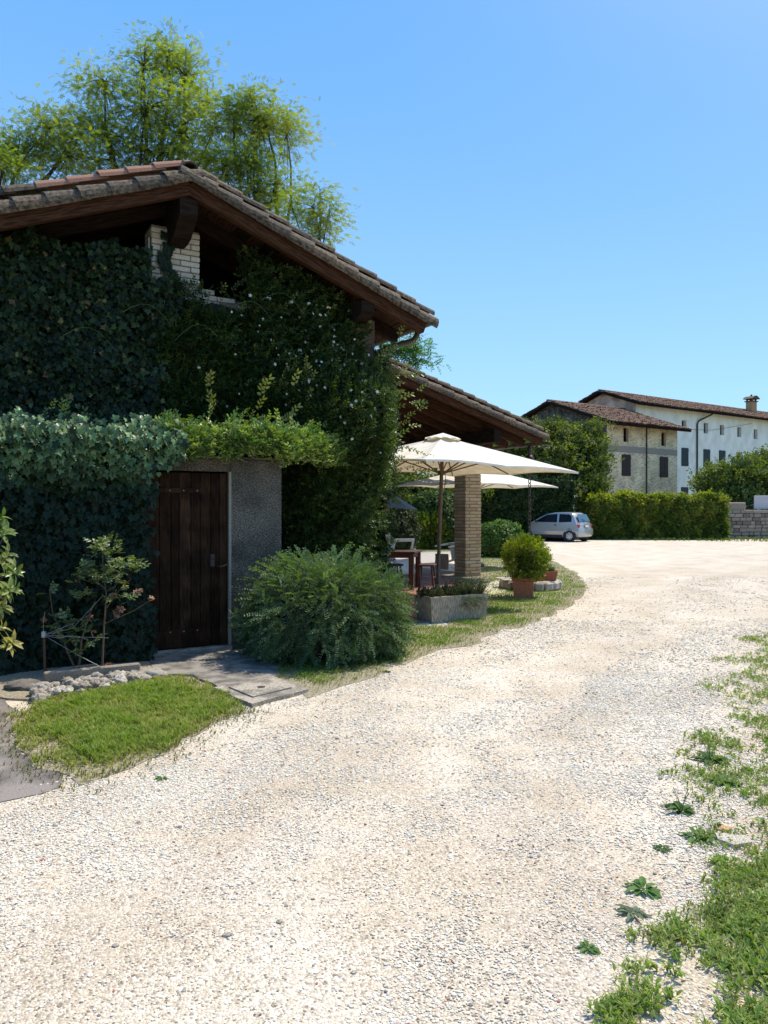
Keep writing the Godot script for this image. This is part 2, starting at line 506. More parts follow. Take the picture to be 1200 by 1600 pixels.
# ---- ground ------------------------------------------------------------------------------------------------------
func rag(pts: Array, amp: float, step := 0.25) -> Array:           # an outline with wandering edges, Vector2(x, z)
	var out := []
	for k in pts.size():
		var a: Vector2 = pts[k]; var b: Vector2 = pts[(k + 1) % pts.size()]
		var m := maxi(1, int(a.distance_to(b) / step))
		for j in m:
			var q := a.lerp(b, float(j) / m)
			out.append(q + Vector2(nz.get_noise_2d(q.x * 2.3, q.y * 2.3), nz.get_noise_2d(q.x * 2.3 + 40.0, q.y * 2.3)) * amp)
	return out

func on_ground(px: Array) -> Array:
	var out := []
	for q in px:
		var g := ground(q.x, q.y)
		out.append(Vector2(g.x, g.z))
	return out

var patch_poly := []
var lawn_poly := []
var patio_poly := []

func wheel(x: float, z: float) -> float:                            # the two compacted wheel tracks along the lane
	var mid := -0.55 + 0.055 * pow(maxf(-z, 0.0), 1.7)
	return exp(-pow((x - mid - 0.72) / 0.34, 2.0)) + exp(-pow((x - mid + 0.72) / 0.34, 2.0))

func gravel_here(x: float, z: float) -> float:                      # how freely gravel lies here
	return 0.5 + 0.9 * nz.get_noise_2d(x * 0.35 + 7.0, z * 0.35)

func weed_share(x: float, z: float) -> float:                       # the weedy verge on the right: 0 on the lane, 1 deep in it
	var d := -z
	var edge := 0.74 - 0.12 * smoothstep(2.8, 3.6, d) + 0.545 * (d - 2.4) - 0.06 * smoothstep(3.5, 5.0, d)
	return clampf((x - edge + 0.45 * nz.get_noise_2d(x * 0.9, z * 0.9)) / (0.20 + 0.045 * d), 0.0, 1.0)

func make_ground() -> void:
	var s := Shape.new()
	s.box(Vector3(0, -0.55, -100), Vector3(1600, 1.0, 1600))
	structure("ground", s.mesh(), M.field)
	patch_poly = rag(on_ground([Vector2(14, 1118), Vector2(30, 1160), Vector2(62, 1202), Vector2(128, 1226), Vector2(200, 1203), Vector2(262, 1178), Vector2(330, 1140), Vector2(385, 1112), Vector2(345, 1082), Vector2(300, 1062), Vector2(240, 1058), Vector2(130, 1085), Vector2(50, 1105)]), 0.09, 0.12)
	lawn_poly = rag(on_ground([Vector2(470, 1090), Vector2(530, 1074), Vector2(610, 1046), Vector2(700, 1017), Vector2(760, 998), Vector2(830, 975), Vector2(888, 948), Vector2(918, 922), Vector2(912, 904), Vector2(888, 889), Vector2(866, 877), Vector2(850, 866), Vector2(840, 852), Vector2(600, 849), Vector2(600, 862), Vector2(715, 866), Vector2(738, 885), Vector2(752, 900), Vector2(745, 928), Vector2(690, 978), Vector2(640, 978), Vector2(560, 985), Vector2(420, 1030), Vector2(440, 1062)]), 0.2, 0.3)
	s = Shape.new()
	s.grid(110, 150, func(i: int, j: int) -> Vector3:
		var a := float(i) / 110.0
		var b := float(j) / 150.0
		var x: float = -7.0 + 14.0 * a if a < 0.6 else 1.4 + 60.0 * pow((a - 0.6) / 0.4, 1.6)
		var z: float = 5.0 - 12.0 * b if b < 0.55 else -1.6 - 46.0 * pow((b - 0.55) / 0.45, 1.5)
		return Vector3(x, 0.002 * nz.get_noise_2d(x * 0.8, z * 0.8), z))
	for k in s.v.size():
		var q := s.v[k]
		var t := 0.5 + 0.5 * nz.get_noise_2d(q.x * 0.22 - q.z * 0.10 + 3.0, q.z * 0.09)
		var mid := -0.55 + 0.055 * pow(maxf(-q.z, 0.0), 1.7)
		var track := 0.0
		for e in [-0.72, 0.72]: track += exp(-pow((q.x - mid - e * (1.0 + 0.03 * -q.z)) / (0.30 + 0.02 * absf(q.z)), 2.0))
		var c := mixc(Color(0.95, 0.915, 0.855), Color(0.77, 0.72, 0.65), clampf(0.95 * t * t + 0.55 * track + 0.5 * nz.get_noise_2d(q.x * 1.1, q.z * 0.5 + 30.0) - 0.12, 0.0, 1.0))
		c = mixc(c, Color(0.70, 0.63, 0.50), 0.75 * weed_share(q.x, q.z))
		s.c[k] = c
	structure("gravel_lane", s.mesh(), M.gravel)
	s = Shape.new()
	s.poly(rag(on_ground([Vector2(-260, 1060), Vector2(20, 1085), Vector2(34, 1165), Vector2(66, 1206), Vector2(100, 1226), Vector2(40, 1244), Vector2(-60, 1262), Vector2(-420, 1290)]), 0.14, 0.10), -0.03, 0.0055)
	structure("asphalt_path", s.mesh(), M.asphalt)
	for q in [["grass_verge_soil", patch_poly], ["lawn_soil", lawn_poly]]:
		s = Shape.new()
		s.poly(q[1], -0.03, 0.006)
		structure(q[0], s.mesh(), M.soil)
	# soil of the rose bed along the ivy wall
	s = Shape.new()
	s.poly(rag(on_ground([Vector2(-120, 1075), Vector2(60, 1098), Vector2(215, 1066), Vector2(236, 1050), Vector2(232, 1022), Vector2(-120, 1010)]), 0.08, 0.15), -0.03, 0.018)
	structure("bed_soil", s.mesh(), M.soil)
	# concrete in front of the door and the manhole slab
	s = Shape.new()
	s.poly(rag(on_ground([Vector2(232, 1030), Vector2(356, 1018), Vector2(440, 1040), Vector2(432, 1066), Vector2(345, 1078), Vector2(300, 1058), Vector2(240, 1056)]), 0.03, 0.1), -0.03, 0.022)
	structure("door_apron", s.mesh(), M.shaded_concrete)
	var slab := thing("manhole_slab", "cracked pale concrete slab with a square inspection cover between grass and bush", "manhole cover")
	s = Shape.new()
	s.poly(rag(on_ground([Vector2(334, 1080), Vector2(424, 1061), Vector2(482, 1083), Vector2(392, 1107)]), 0.02, 0.12), -0.02, 0.034)
	part(slab, "frame", s.mesh(), M.concrete)
	s = Shape.new()
	s.poly(on_ground([Vector2(357, 1081), Vector2(418, 1068), Vector2(456, 1082), Vector2(395, 1097)]), 0.0, 0.046)
	s.col = Color(1.05, 1.05, 1.05)
	part(slab, "cover", s.mesh(), M.concrete)
	s = Shape.new()
	s.lathe([Vector2(0.036, 0.046), Vector2(0.036, 0.0485), Vector2(0.0, 0.0485)], 12, ground(408, 1082))
	part(slab, "lifting_hole", s.mesh(), M.dark_room)
	# patio of terracotta tiles
	var pg := [Vector2(5.5, -9.02), Vector2(6.95, -9.05), Vector2(8.2, -10.6), Vector2(9.4, -12.4), Vector2(10.3, -13.7), Vector2(11.2, -14.5), Vector2(11.2, -20.0), Vector2(5.6, -20.0), Vector2(5.6, -10.4)]
	patio_poly = []
	for q in pg:
		var w := G(q.x, 0, q.y)
		patio_poly.append(Vector2(w.x, w.z))
	s = Shape.new()
	s.poly(patio_poly, -0.05, 0.022)
	var patio := structure("patio", s.mesh(), M.mortar)
	var tiles := []
	for k in 3:
		s = Shape.new()
		s.box(Vector3.ZERO, Vector3(0.345, 0.03, 0.345), Basis(), 0.006)
		tiles.append(s.mesh())
	var pk := PackedVector2Array(pg)
	for i in range(0, 18):
		for j in range(0, 34):
			var u := 5.75 + i * 0.36
			var n := -9.25 - j * 0.36
			var ok := true
			for e in [Vector2(-0.17, -0.17), Vector2(0.17, -0.17), Vector2(0.17, 0.17), Vector2(-0.17, 0.17)]:
				ok = ok and Geometry2D.is_point_in_polygon(Vector2(u, n) + e, pk)
			if ok and patio.get_child_count() < 295:
				part(patio, "paving_tile", tiles[0], M[["paving_a", "paving_b", "paving_c"][rng.randi() % 3]], Transform3D(Basis(Vector3.UP, TURN + rr(-0.006, 0.006)), G(u, 0.018 + rr(0, 0.004), n)))
	s = Shape.new()
	s.poly(on_ground([Vector2(560, 868), Vector2(704, 863), Vector2(700, 884), Vector2(560, 889)]), -0.03, 0.03)
	structure("pale_paving", s.mesh(), M.paving_pale)
	s = Shape.new()
	s.poly(rag(on_ground([Vector2(752, 914), Vector2(786, 906), Vector2(806, 921), Vector2(762, 933)]), 0.08, 0.12), -0.03, 0.020)
	structure("gravel_spot", s.mesh(), M.gravel)
	make_pebbles()

func pebble_mesh(sd: int) -> ArrayMesh:                             # an angular chip about 1 across
	var r := RandomNumberGenerator.new()
	r.seed = sd
	var s := Shape.new()
	var rings := [[], []]
	for k in 2:
		for j in 6:
			var a := TAU * (j + 0.5 * k + r.randf_range(-0.25, 0.25)) / 6.0
			var q := r.randf_range(0.38, 0.55)
			rings[k].append(Vector3(cos(a) * q, (-0.06 if k == 0 else 0.17) + r.randf_range(-0.06, 0.06), sin(a) * q * 0.85))
	var top := Vector3(r.randf_range(-0.1, 0.1), r.randf_range(0.22, 0.30), r.randf_range(-0.1, 0.1))
	for j in 6:
		var a: Vector3 = rings[0][j]; var b: Vector3 = rings[0][(j + 1) % 6]; var d: Vector3 = rings[1][j]; var e: Vector3 = rings[1][(j + 1) % 6]
		s.tri(b, a, d); s.tri(b, d, e); s.tri(e, d, top)
	return s.mesh()

func make_pebbles() -> void:
	var meshes := [pebble_mesh(1), pebble_mesh(2), pebble_mesh(3), pebble_mesh(4)]
	var bags := [Bag.new(), Bag.new(), Bag.new(), Bag.new()]
	var pp := PackedVector2Array(patch_poly)
	var lp := PackedVector2Array(lawn_poly)
	for band in [[1.9, 3.2, 15000.0, 0.005, 0.0125], [3.2, 4.8, 9000.0, 0.006, 0.015], [4.8, 7.5, 3600.0, 0.008, 0.019], [7.5, 11.0, 1000.0, 0.012, 0.025], [11.0, 18.0, 150.0, 0.016, 0.034]]:
		var w: float = 0.56 * band[1] + 0.4
		var count := int((band[1] - band[0]) * 2.0 * w * band[2])
		for k in count:
			var x := rr(-w, w)
			var z := -rr(band[0], band[1])
			if absf(x) > 0.54 * -z + 0.35: continue
			var packed := nz.get_noise_2d(x * 0.5 + z * 0.25 + 9.0, z * 0.16) + 0.5 * nz.get_noise_2d(x * 2.0, z * 2.0)
			if rng.randf() > clampf(0.50 + 1.15 * packed - 0.35 * wheel(x, z), 0.05, 1.0): continue
			var q := Vector2(x, z)
			if x < 0.0 and Geometry2D.is_point_in_polygon(q, pp) and rng.randf() < 0.93: continue
			if z < -5.5 and Geometry2D.is_point_in_polygon(q, lp) and rng.randf() < 0.97: continue
			if x < -1.3 - 0.28 * (-z - 4.0) and z < -4.6 and rng.randf() < 0.985: continue
			if x < -2.0 and rng.randf() < 0.6: continue
			var sz := rr(band[3], band[4]) * (1.0 + 0.9 * pow(rng.randf(), 14.0))
			var b := Basis(Vector3.UP, rng.randf() * TAU) * Basis.from_euler(Vector3(rr(-0.28, 0.28), 0, rr(-0.28, 0.28)))
			var g := rr(0.50, 0.68)
			var c := Color(g, g * rr(0.90, 0.95), g * rr(0.72, 0.83))
			var r := rng.randf()
			if r < 0.055: c = Color(0.24, 0.215, 0.19) * rr(0.5, 1.4)
			elif r < 0.13: c = Color(0.46, 0.37, 0.26) * rr(0.8, 1.2)
			elif r < 0.136: c = Color(0.36, 0.15, 0.09)
			bags[k % 4].add(b.scaled(Vector3.ONE * sz), Vector3(x, 0.001, z), c)
	for k in 4:
		var o := many(self, "loose_gravel", meshes[k], M.pebble, bags[k])
		tag(o, ["pale angular limestone chips scattered over the lane", "small bright gravel chips strewn along the lane", "mixed cream and grey gravel stones on the lane", "loose whitish road gravel in the foreground"][k], "gravel")
	# the few darker stones one can pick out
	var big := [[355, 1463, 0.05], [437, 1442, 0.04], [722, 1471, 0.045], [553, 1522, 0.03], [250, 1270, 0.035], [180, 1480, 0.035], [640, 1335, 0.03], [830, 1340, 0.03]]
	var at_what := ["beside the middle of the lower left lane", "right of the first grey stone", "in the centre foreground of the lane", "near the bottom middle of the lane", "below the grass patch", "in the lower left corner of the lane", "alone in the middle of the lane", "left of the flat weed rosettes"]
	for k in big.size():
		var o := part(self, "grey_stone", pebble_mesh(20 + k), M.stone_grey, Transform3D(Basis(Vector3.UP, k * 1.3).scaled(Vector3.ONE * big[k][2] * 0.8), ground(big[k][0], big[k][1])))
		tag(o, "grey stone lying " + at_what[k], "stone", "dark stones on the gravel")

# ---- masonry and roofs -------------------------------------------------------------------------------------------
func coppo(up: bool) -> ArrayMesh:                                  # a half-round clay tile, upper end at x = 0, lower end at x = 0.46
	var s := Shape.new()
	var k := 7
	for j in k:
		var a0 := PI * j / k
		var a1 := PI * (j + 1) / k
		var q := []
		for e in [[0.0, 0.078], [0.46, 0.098]]:
			for a in [a0, a1]:
				for t in [0.0, 0.016]:
					var r: float = e[1] - t if up else e[1] - t - 0.012
					q.append(Vector3(e[0], sin(a) * r * (0.85 if up else -0.75), cos(a) * r))
		# q: low-x [a0 out, a0 in, a1 out, a1 in], high-x the same + 4
		if up:
			s.quad(q[0], q[4], q[6], q[2]); s.quad(q[1], q[3], q[7], q[5]); s.quad(q[4], q[5], q[7], q[6]); s.quad(q[0], q[2], q[3], q[1])
		else:
			s.quad(q[2], q[6], q[4], q[0]); s.quad(q[5], q[7], q[3], q[1]); s.quad(q[6], q[7], q[5], q[4]); s.quad(q[1], q[3], q[2], q[0])
		if j == 0: s.quad(q[0], q[1], q[5], q[4])
		if j == k - 1: s.quad(q[2], q[6], q[7], q[3])
	return s.mesh()

func slope_basis(side: float, pitch: float) -> Basis:
	return Basis(Vector3(side * cos(pitch), -sin(pitch), 0), Vector3(side * sin(pitch), cos(pitch), 0), Vector3(0, 0, side))

func tiled_slope(parent: Node3D, roof: Node3D, ridge: Vector3, side: float, pitch: float, length: float, z0: float, z1: float, singles: int) -> void:
	var b := slope_basis(side, pitch)
	var cover := coppo(true)
	var channel := coppo(false)
	var tilt := Basis(Vector3(0, 0, 1), deg_to_rad(2.2))
	var bag := Bag.new()
	var bag2 := Bag.new()
	var rows := int(ceil((length - 0.06) / 0.345))
	var cols := int((z0 - z1) / 0.212)
	for i in cols:
		for j in rows:
			var x := length - 0.40 - j * 0.345
			for kind in 2:
				var z := z0 - 0.10 - i * 0.212 - (0.106 if kind else 0.0)
				var o := ridge + b * Vector3(x + rr(-0.012, 0.012), (0.075 if kind == 0 else 0.085) + rr(-0.004, 0.006), (z - ridge.z) * side + rr(-0.006, 0.006))
				var bb := b * Basis(Vector3.UP, rr(-0.035, 0.035)) * tilt
				if i == 0 and kind == 0:                              # verge tiles lap over the edge
					bb = b * Basis(Vector3.RIGHT, 0.62 * side) * tilt * Basis().scaled(Vector3(1.0, 1.3, 1.35))
					o += b * Vector3(0, -0.115, 0.01 * side)
				elif i == 1 and kind == 0:
					bb = bb.scaled_local(Vector3(1.0, 1.25, 1.1))
					o += b * Vector3(0, 0.085, 0)
				elif i == 2:
					o += b * Vector3(0, 0.03, 0)
				if i < singles:
					var key: String = ["tile_old_a", "tile_old_b", "tile_old_c"][rng.randi() % 3]
					if kind == 0 and side < 0 and i == 1 and j > rows - 6: key = "tile_new"
					if kind == 0 and i > 1 and rng.randf() < 0.25: key = "tile_new"
					part(roof, "roof_tile", cover if kind == 0 else channel, M[key], Transform3D(bb, o))
				else:
					var g := rr(0.7, 1.5)
					(bag if kind == 0 else bag2).add(bb, o, Color(g, g * rr(0.9, 1.0), g * rr(0.82, 1.0)))
	many(parent, "roof_tiles", cover, M.tile_old_a, bag)
	many(parent, "channel_tiles", channel, M.tile_old_b, bag2)

func beam(parent: Node3D, called: String, key: String, x: Transform3D, size: Vector3, ch := 0.012) -> MeshInstance3D:   # long along its own x
	var s := Shape.new()
	var off := rr(-30, 30)
	s.box(Vector3(off, 0, 0), size, Basis(), ch)
	return part(parent, called, s.mesh(), M[key], x * Transform3D(Basis(), Vector3(-off, 0, 0)))

func brick_set(size: Vector3) -> Array:
	var out := []
	for k in 3:
		var s := Shape.new()
		s.box(Vector3.ZERO, size - Vector3(0, 0, 0), Basis(), 0.006)
		for i in s.v.size():
			var q := s.v[i]
			s.v[i] = q + 0.006 * Vector3(nz.get_noise_3d(q.x * 9 + k * 7, q.y * 9, q.z * 9), nz.get_noise_3d(q.x * 9, q.y * 9 + k * 5, 3.0), nz.get_noise_3d(1.0, q.y * 9, q.z * 9 + k * 3))
		out.append(s.mesh())
	return out

func brick_column(parent: Node3D, called: String, at_: Vector3, w: float, h: float, course: float, keys: Array) -> MeshInstance3D:
	var s := Shape.new()
	s.box(Vector3(0, h * 0.5, 0), Vector3(w - 0.03, h, w - 0.03))
	var core := part(parent, called, s.mesh(), M.mortar, xf(at_.x, at_.y, at_.z))
	var bl := w - 0.13
	var set_a := brick_set(Vector3(bl - 0.012, course - 0.016, 0.115))
	for c in int(h / course):
		for k in 4:
			if core.get_child_count() >= 300: break
			var b := Basis(Vector3.UP, k * PI / 2.0)
			var shift := (w - bl) * 0.5 * (1 if c % 2 else -1)
			var o := b * Vector3(shift, (c + 0.5) * course, w * 0.5 - 0.0575 + rr(-0.003, 0.003))
			part(core, "brick", set_a[rng.randi() % 3], M[keys[rng.randi() % keys.size()]], Transform3D(b, o))
	return core

func half_pipe(s: Shape, z0: float, z1: float, x: float, y: float, r: float) -> void:
	var prof := []
	for k in 9:
		var a := PI + PI * k / 8.0
		prof.append(Vector2(x + cos(a) * r, y + sin(a) * r))
	for k in 9:
		var a := TAU - PI * k / 8.0
		prof.append(Vector2(x + cos(a) * (r - 0.006), y + sin(a) * (r - 0.006) + 0.001))
	s.extrude(prof, z0, z1)

# ---- the barn ----------------------------------------------------------------------------------------------------
const BARN_PITCH := 0.3675      # tan = 0.385
func roof_under(x: float) -> float:                                 # underside of the barn's deck over local x
	return 5.56 - 0.385 * absf(x)

func make_barn() -> void:
	var o := thing("barn", "ivy covered barn with clay tiled gable roof, open attic and white brick pillar", "barn", G(2.6, 0, -9.8), TURN)
	var zb := -3.75
	# walls
	var s := Shape.new()
	s.box(Vector3(0, 2.17, -0.2), Vector3(5.8, 4.35, 0.4))
	part(o, "gable_wall", s.mesh(), M.inside_wall)
	s = Shape.new()
	s.extrude([Vector2(-2.9, 0), Vector2(2.9, 0), Vector2(2.9, 4.30), Vector2(0, 5.40), Vector2(-2.9, 4.30)], zb, zb + 0.35)
	part(o, "back_wall", s.mesh(), M.inside_wall)
	for sd in [-1.0, 1.0]:
		s = Shape.new()
		s.box(Vector3(sd * 2.74, 2.15, (zb + 0.35 - 0.4) * 0.5), Vector3(0.32, 4.26, -zb - 0.76))
		part(o, "side_wall", s.mesh(), M.inside_wall)
	s = Shape.new()
	s.box(Vector3(0, 4.0, (zb + 0.35 - 0.4) * 0.5), Vector3(5.1, 0.12, -zb - 0.76))
	part(o, "attic_floor", s.mesh(), M.beam_wood_dark)
	# the white brick pillar under the ridge
	s = Shape.new()
	s.box(Vector3(0, 4.75, -0.20), Vector3(0.60, 0.84, 0.36))
	var pil := part(o, "brick_pillar", s.mesh(), M.mortar)
	var full := brick_set(Vector3(0.238, 0.062, 0.112))
	var half := brick_set(Vector3(0.112, 0.062, 0.112))
	var keys := ["white_brick_a", "white_brick_b", "white_brick_c", "white_brick_b"]
	for c in 12:
		var y := 4.30 + c * 0.0735
		var x := -0.31
		var lens := [0.25, 0.25, 0.12] if c % 2 else [0.12, 0.25, 0.25]
		for l in lens:
			part(pil, "brick", (full if l > 0.2 else half)[rng.randi() % 3], M[keys[rng.randi() % 4]], xf(x + l * 0.5, y, -0.052 + rr(-0.006, 0.008), Basis(Vector3(0, 0, 1), rr(-0.012, 0.012))))
			x += l
		for z in [-0.18, -0.31]:
			part(pil, "brick", half[rng.randi() % 3], M[keys[rng.randi() % 3]], xf(-0.252 + rr(-0.004, 0.004), y, z))
			part(pil, "brick", half[rng.randi() % 3], M[keys[rng.randi() % 3]], xf(0.252 + rr(-0.004, 0.004), y, z))
	for c in 3:                                                        # stump of brickwork beside it
		for k in 3 - c:
			part(pil, "brick", full[rng.randi() % 3], M[keys[rng.randi() % 3]], xf(0.44 + k * 0.25 - c * 0.03, 4.41 + c * 0.0735 - 0.14, -0.05 + rr(-0.01, 0.01)))
	s = Shape.new()
	s.tube([Vector3(-0.335, 4.3, -0.02), Vector3(-0.333, 5.0, -0.02)], [0.012], 6)
	part(o, "cable_pipe", s.mesh(), M.wire)
	# timbers
	s = Shape.new()
	var prof := [Vector2(-3.9, 5.44), Vector2(0.60, 5.44), Vector2(0.60, 5.15), Vector2(0.57, 5.12), Vector2(0.46, 5.06), Vector2(0.30, 4.955), Vector2(0.14, 4.93), Vector2(-3.9, 4.93)]
	s.extrude(prof, -0.11, 0.11, Transform3D(Basis(Vector3.UP, -PI / 2), Vector3.ZERO))
	part(o, "ridge_beam", s.mesh(), M.beam_wood_dark)
	for sd in [-1.0, 1.0]:
		s = Shape.new()
		var yt := roof_under(2.45) - 0.19
		var pr := [Vector2(-3.9, yt), Vector2(0.62, yt), Vector2(0.62, yt - 0.16), Vector2(0.5, yt - 0.21), Vector2(0.34, yt - 0.25), Vector2(-3.9, yt - 0.25)]
		s.extrude(pr, -0.10, 0.10, Transform3D(Basis(Vector3.UP, -PI / 2), Vector3(sd * 2.45, 0, 0)))
		part(o, "wall_plate", s.mesh(), M.beam_wood_dark)
		var b := slope_basis(sd, BARN_PITCH)
		var len := 3.62
		for k in 6:
			var z := 0.60 - k * 0.74
			var x := Transform3D(b, Vector3(0, 5.56, z) + b * Vector3(len * 0.5 + 0.02, -0.085, 0))
			beam(o, "rafter", ["beam_wood_red", "beam_wood_dark", "beam_wood_dark"][mini(k, 2)], x, Vector3(len, 0.17 if k else 0.185, 0.11))
		for k in 18:                                                   # deck boards run along the ridge
			var zc := (0.69 + zb - 0.15) * 0.5
			var x2 := Transform3D(b * Basis(Vector3.UP, PI / 2), Vector3(0, 5.56, zc) + b * Vector3(0.11 + k * 0.203, 0.014 + rr(-0.003, 0.003), 0))
			beam(o, "roof_board", ["beam_wood", "beam_wood_dark", "beam_wood"][rng.randi() % 3], x2, Vector3(0.69 - zb + 0.15, 0.026, 0.198), 0.003)
		tiled_slope(o, o, Vector3(0, 5.60, 0.71), sd, BARN_PITCH, 3.72, 0.73, zb - 0.2, 3)
		# gutter
		if sd > 0:
			s = Shape.new()
			half_pipe(s, zb - 0.2, 0.66, 3.50, 4.30, 0.07)
			part(o, "gutter", s.mesh(), M.gutter_metal)
			s = Shape.new()
			s.tube([Vector3(3.47, 4.25, 0.28), Vector3(3.46, 4.14, 0.27), Vector3(3.40, 4.06, 0.25), Vector3(3.28, 4.02, 0.21), Vector3(3.02, 3.93, 0.10), Vector3(2.97, 3.84, 0.07), Vector3(2.96, 0.1, 0.06)], [0.042], 10)
			part(o, "downpipe", s.mesh(), M.gutter_metal)
	# ridge tiles
	var rt := coppo(true)
	for k in 11:
		part(o, "ridge_tile", rt, M[["tile_old_b", "tile_old_a"][k % 2]], Transform3D(Basis(Vector3(0, 0, -1), Vector3.UP, Vector3(1, 0, 0)) * Basis(Vector3(0, 0, 1), 0.04).scaled(Vector3(1, 1.1, 1.25)), Vector3(rr(-0.01, 0.01), 5.69, 0.66 - k * 0.38 - 0.0)))
	make_shed()

func make_shed() -> void:
	var o := thing("shed", "low roughcast shed in front of the barn with a dark plank door", "shed", G(2.6, 0, -9.8), TURN)
	var s := Shape.new()
	s.box(Vector3(-2.44, 1.075, 1.30), Vector3(3.52, 2.15, 0.2))
	s.box(Vector3(0.555, 1.075, 1.30), Vector3(0.61, 2.15, 0.2))
	s.box(Vector3(-0.215, 2.085, 1.295), Vector3(0.93, 0.13, 0.19))
	part(o, "front_wall", s.mesh(), M.plaster_rough)
	s = Shape.new()
	s.box(Vector3(0.757, 1.075, 0.66), Vector3(0.2, 2.15, 1.07))
	part(o, "side_wall", s.mesh(), M.plaster_rough)
	s = Shape.new()
	s.box(Vector3(-1.67, 2.185, 0.69), Vector3(5.0, 0.06, 1.30), Basis(), 0.01)
	part(o, "roof_slab", s.mesh(), M.concrete)
	s = Shape.new()
	s.box(Vector3(0.237, 1.01, 1.385), Vector3(0.028, 2.02, 0.05), Basis(), 0.004)
	part(o, "door_trim", s.mesh(), M.stone_grey)
	s = Shape.new()
	s.box(Vector3(-0.21, 0.03, 1.36), Vector3(0.92, 0.06, 0.2), Basis(), 0.01)
	part(o, "door_sill", s.mesh(), M.concrete)
	s = Shape.new()
	s.box(Vector3(-0.21, 1.03, 1.315), Vector3(0.86, 1.94, 0.02))
	var door := part(o, "door", s.mesh(), M.door_wood_dark)
	var widths := [0.10, 0.125, 0.09, 0.13, 0.105, 0.12, 0.10, 0.09]
	var x := -0.64
	for k in widths.size():
		s = Shape.new()
		s.box(Vector3(0, 0, 0), Vector3(widths[k] - 0.006, 1.94, 0.024), Basis(), 0.004)
		part(door, "plank", s.mesh(), M[["door_wood", "door_wood_pale", "door_wood_dark", "door_wood"][(k * 3) % 4]], xf(x + widths[k] * 0.5, 1.03, 1.338 + rr(-0.002, 0.003)))
		x += widths[k]
	for q in [["top_batten", 1.80, 0.56, -0.34, 0.055], ["bottom_batten", 0.17, 0.60, -0.34, 0.20]]:
		s = Shape.new()
		s.box(Vector3(q[3], q[1], 1.362), Vector3(q[2], q[4], 0.02), Basis(), 0.004)
		part(door, q[0], s.mesh(), M.door_wood_pale if q[4] < 0.1 else M.door_wood)
		for k in 4:
			s = Shape.new()
			s.lathe([Vector2(0.008, 0), Vector2(0.006, 0.004), Vector2(0.0, 0.005)], 6, Vector3(-0.58 + k * 0.15, q[1] + (0.0 if q[4] < 0.1 else 0.08), 1.372), Basis(Vector3.RIGHT, PI / 2))
			part(door, "nail", s.mesh(), M.nail)
	s = Shape.new()
	s.box(Vector3(0.05, 1.02, 1.354), Vector3(0.05, 0.14, 0.008), Basis(), 0.003)
	s.lathe([Vector2(0.022, 0), Vector2(0.022, 0.012), Vector2(0, 0.014)], 10, Vector3(0.05, 1.05, 1.358), Basis(Vector3.RIGHT, PI / 2))
	part(door, "lock_plate", s.mesh(), M.iron)
	s = Shape.new()
	s.tube([Vector3(0.12, 0.95, 1.352), Vector3(0.12, 0.95, 1.40), Vector3(0.15, 0.955, 1.405), Vector3(0.20, 0.97, 1.40)], [0.010], 8)
	part(door, "handle", s.mesh(), M.rust)
	s = Shape.new()
	s.box(Vector3(-0.665, 1.03, 1.39), Vector3(0.045, 2.0, 0.06), Basis(), 0.004)
	part(o, "door_post", s.mesh(), M.door_wood)

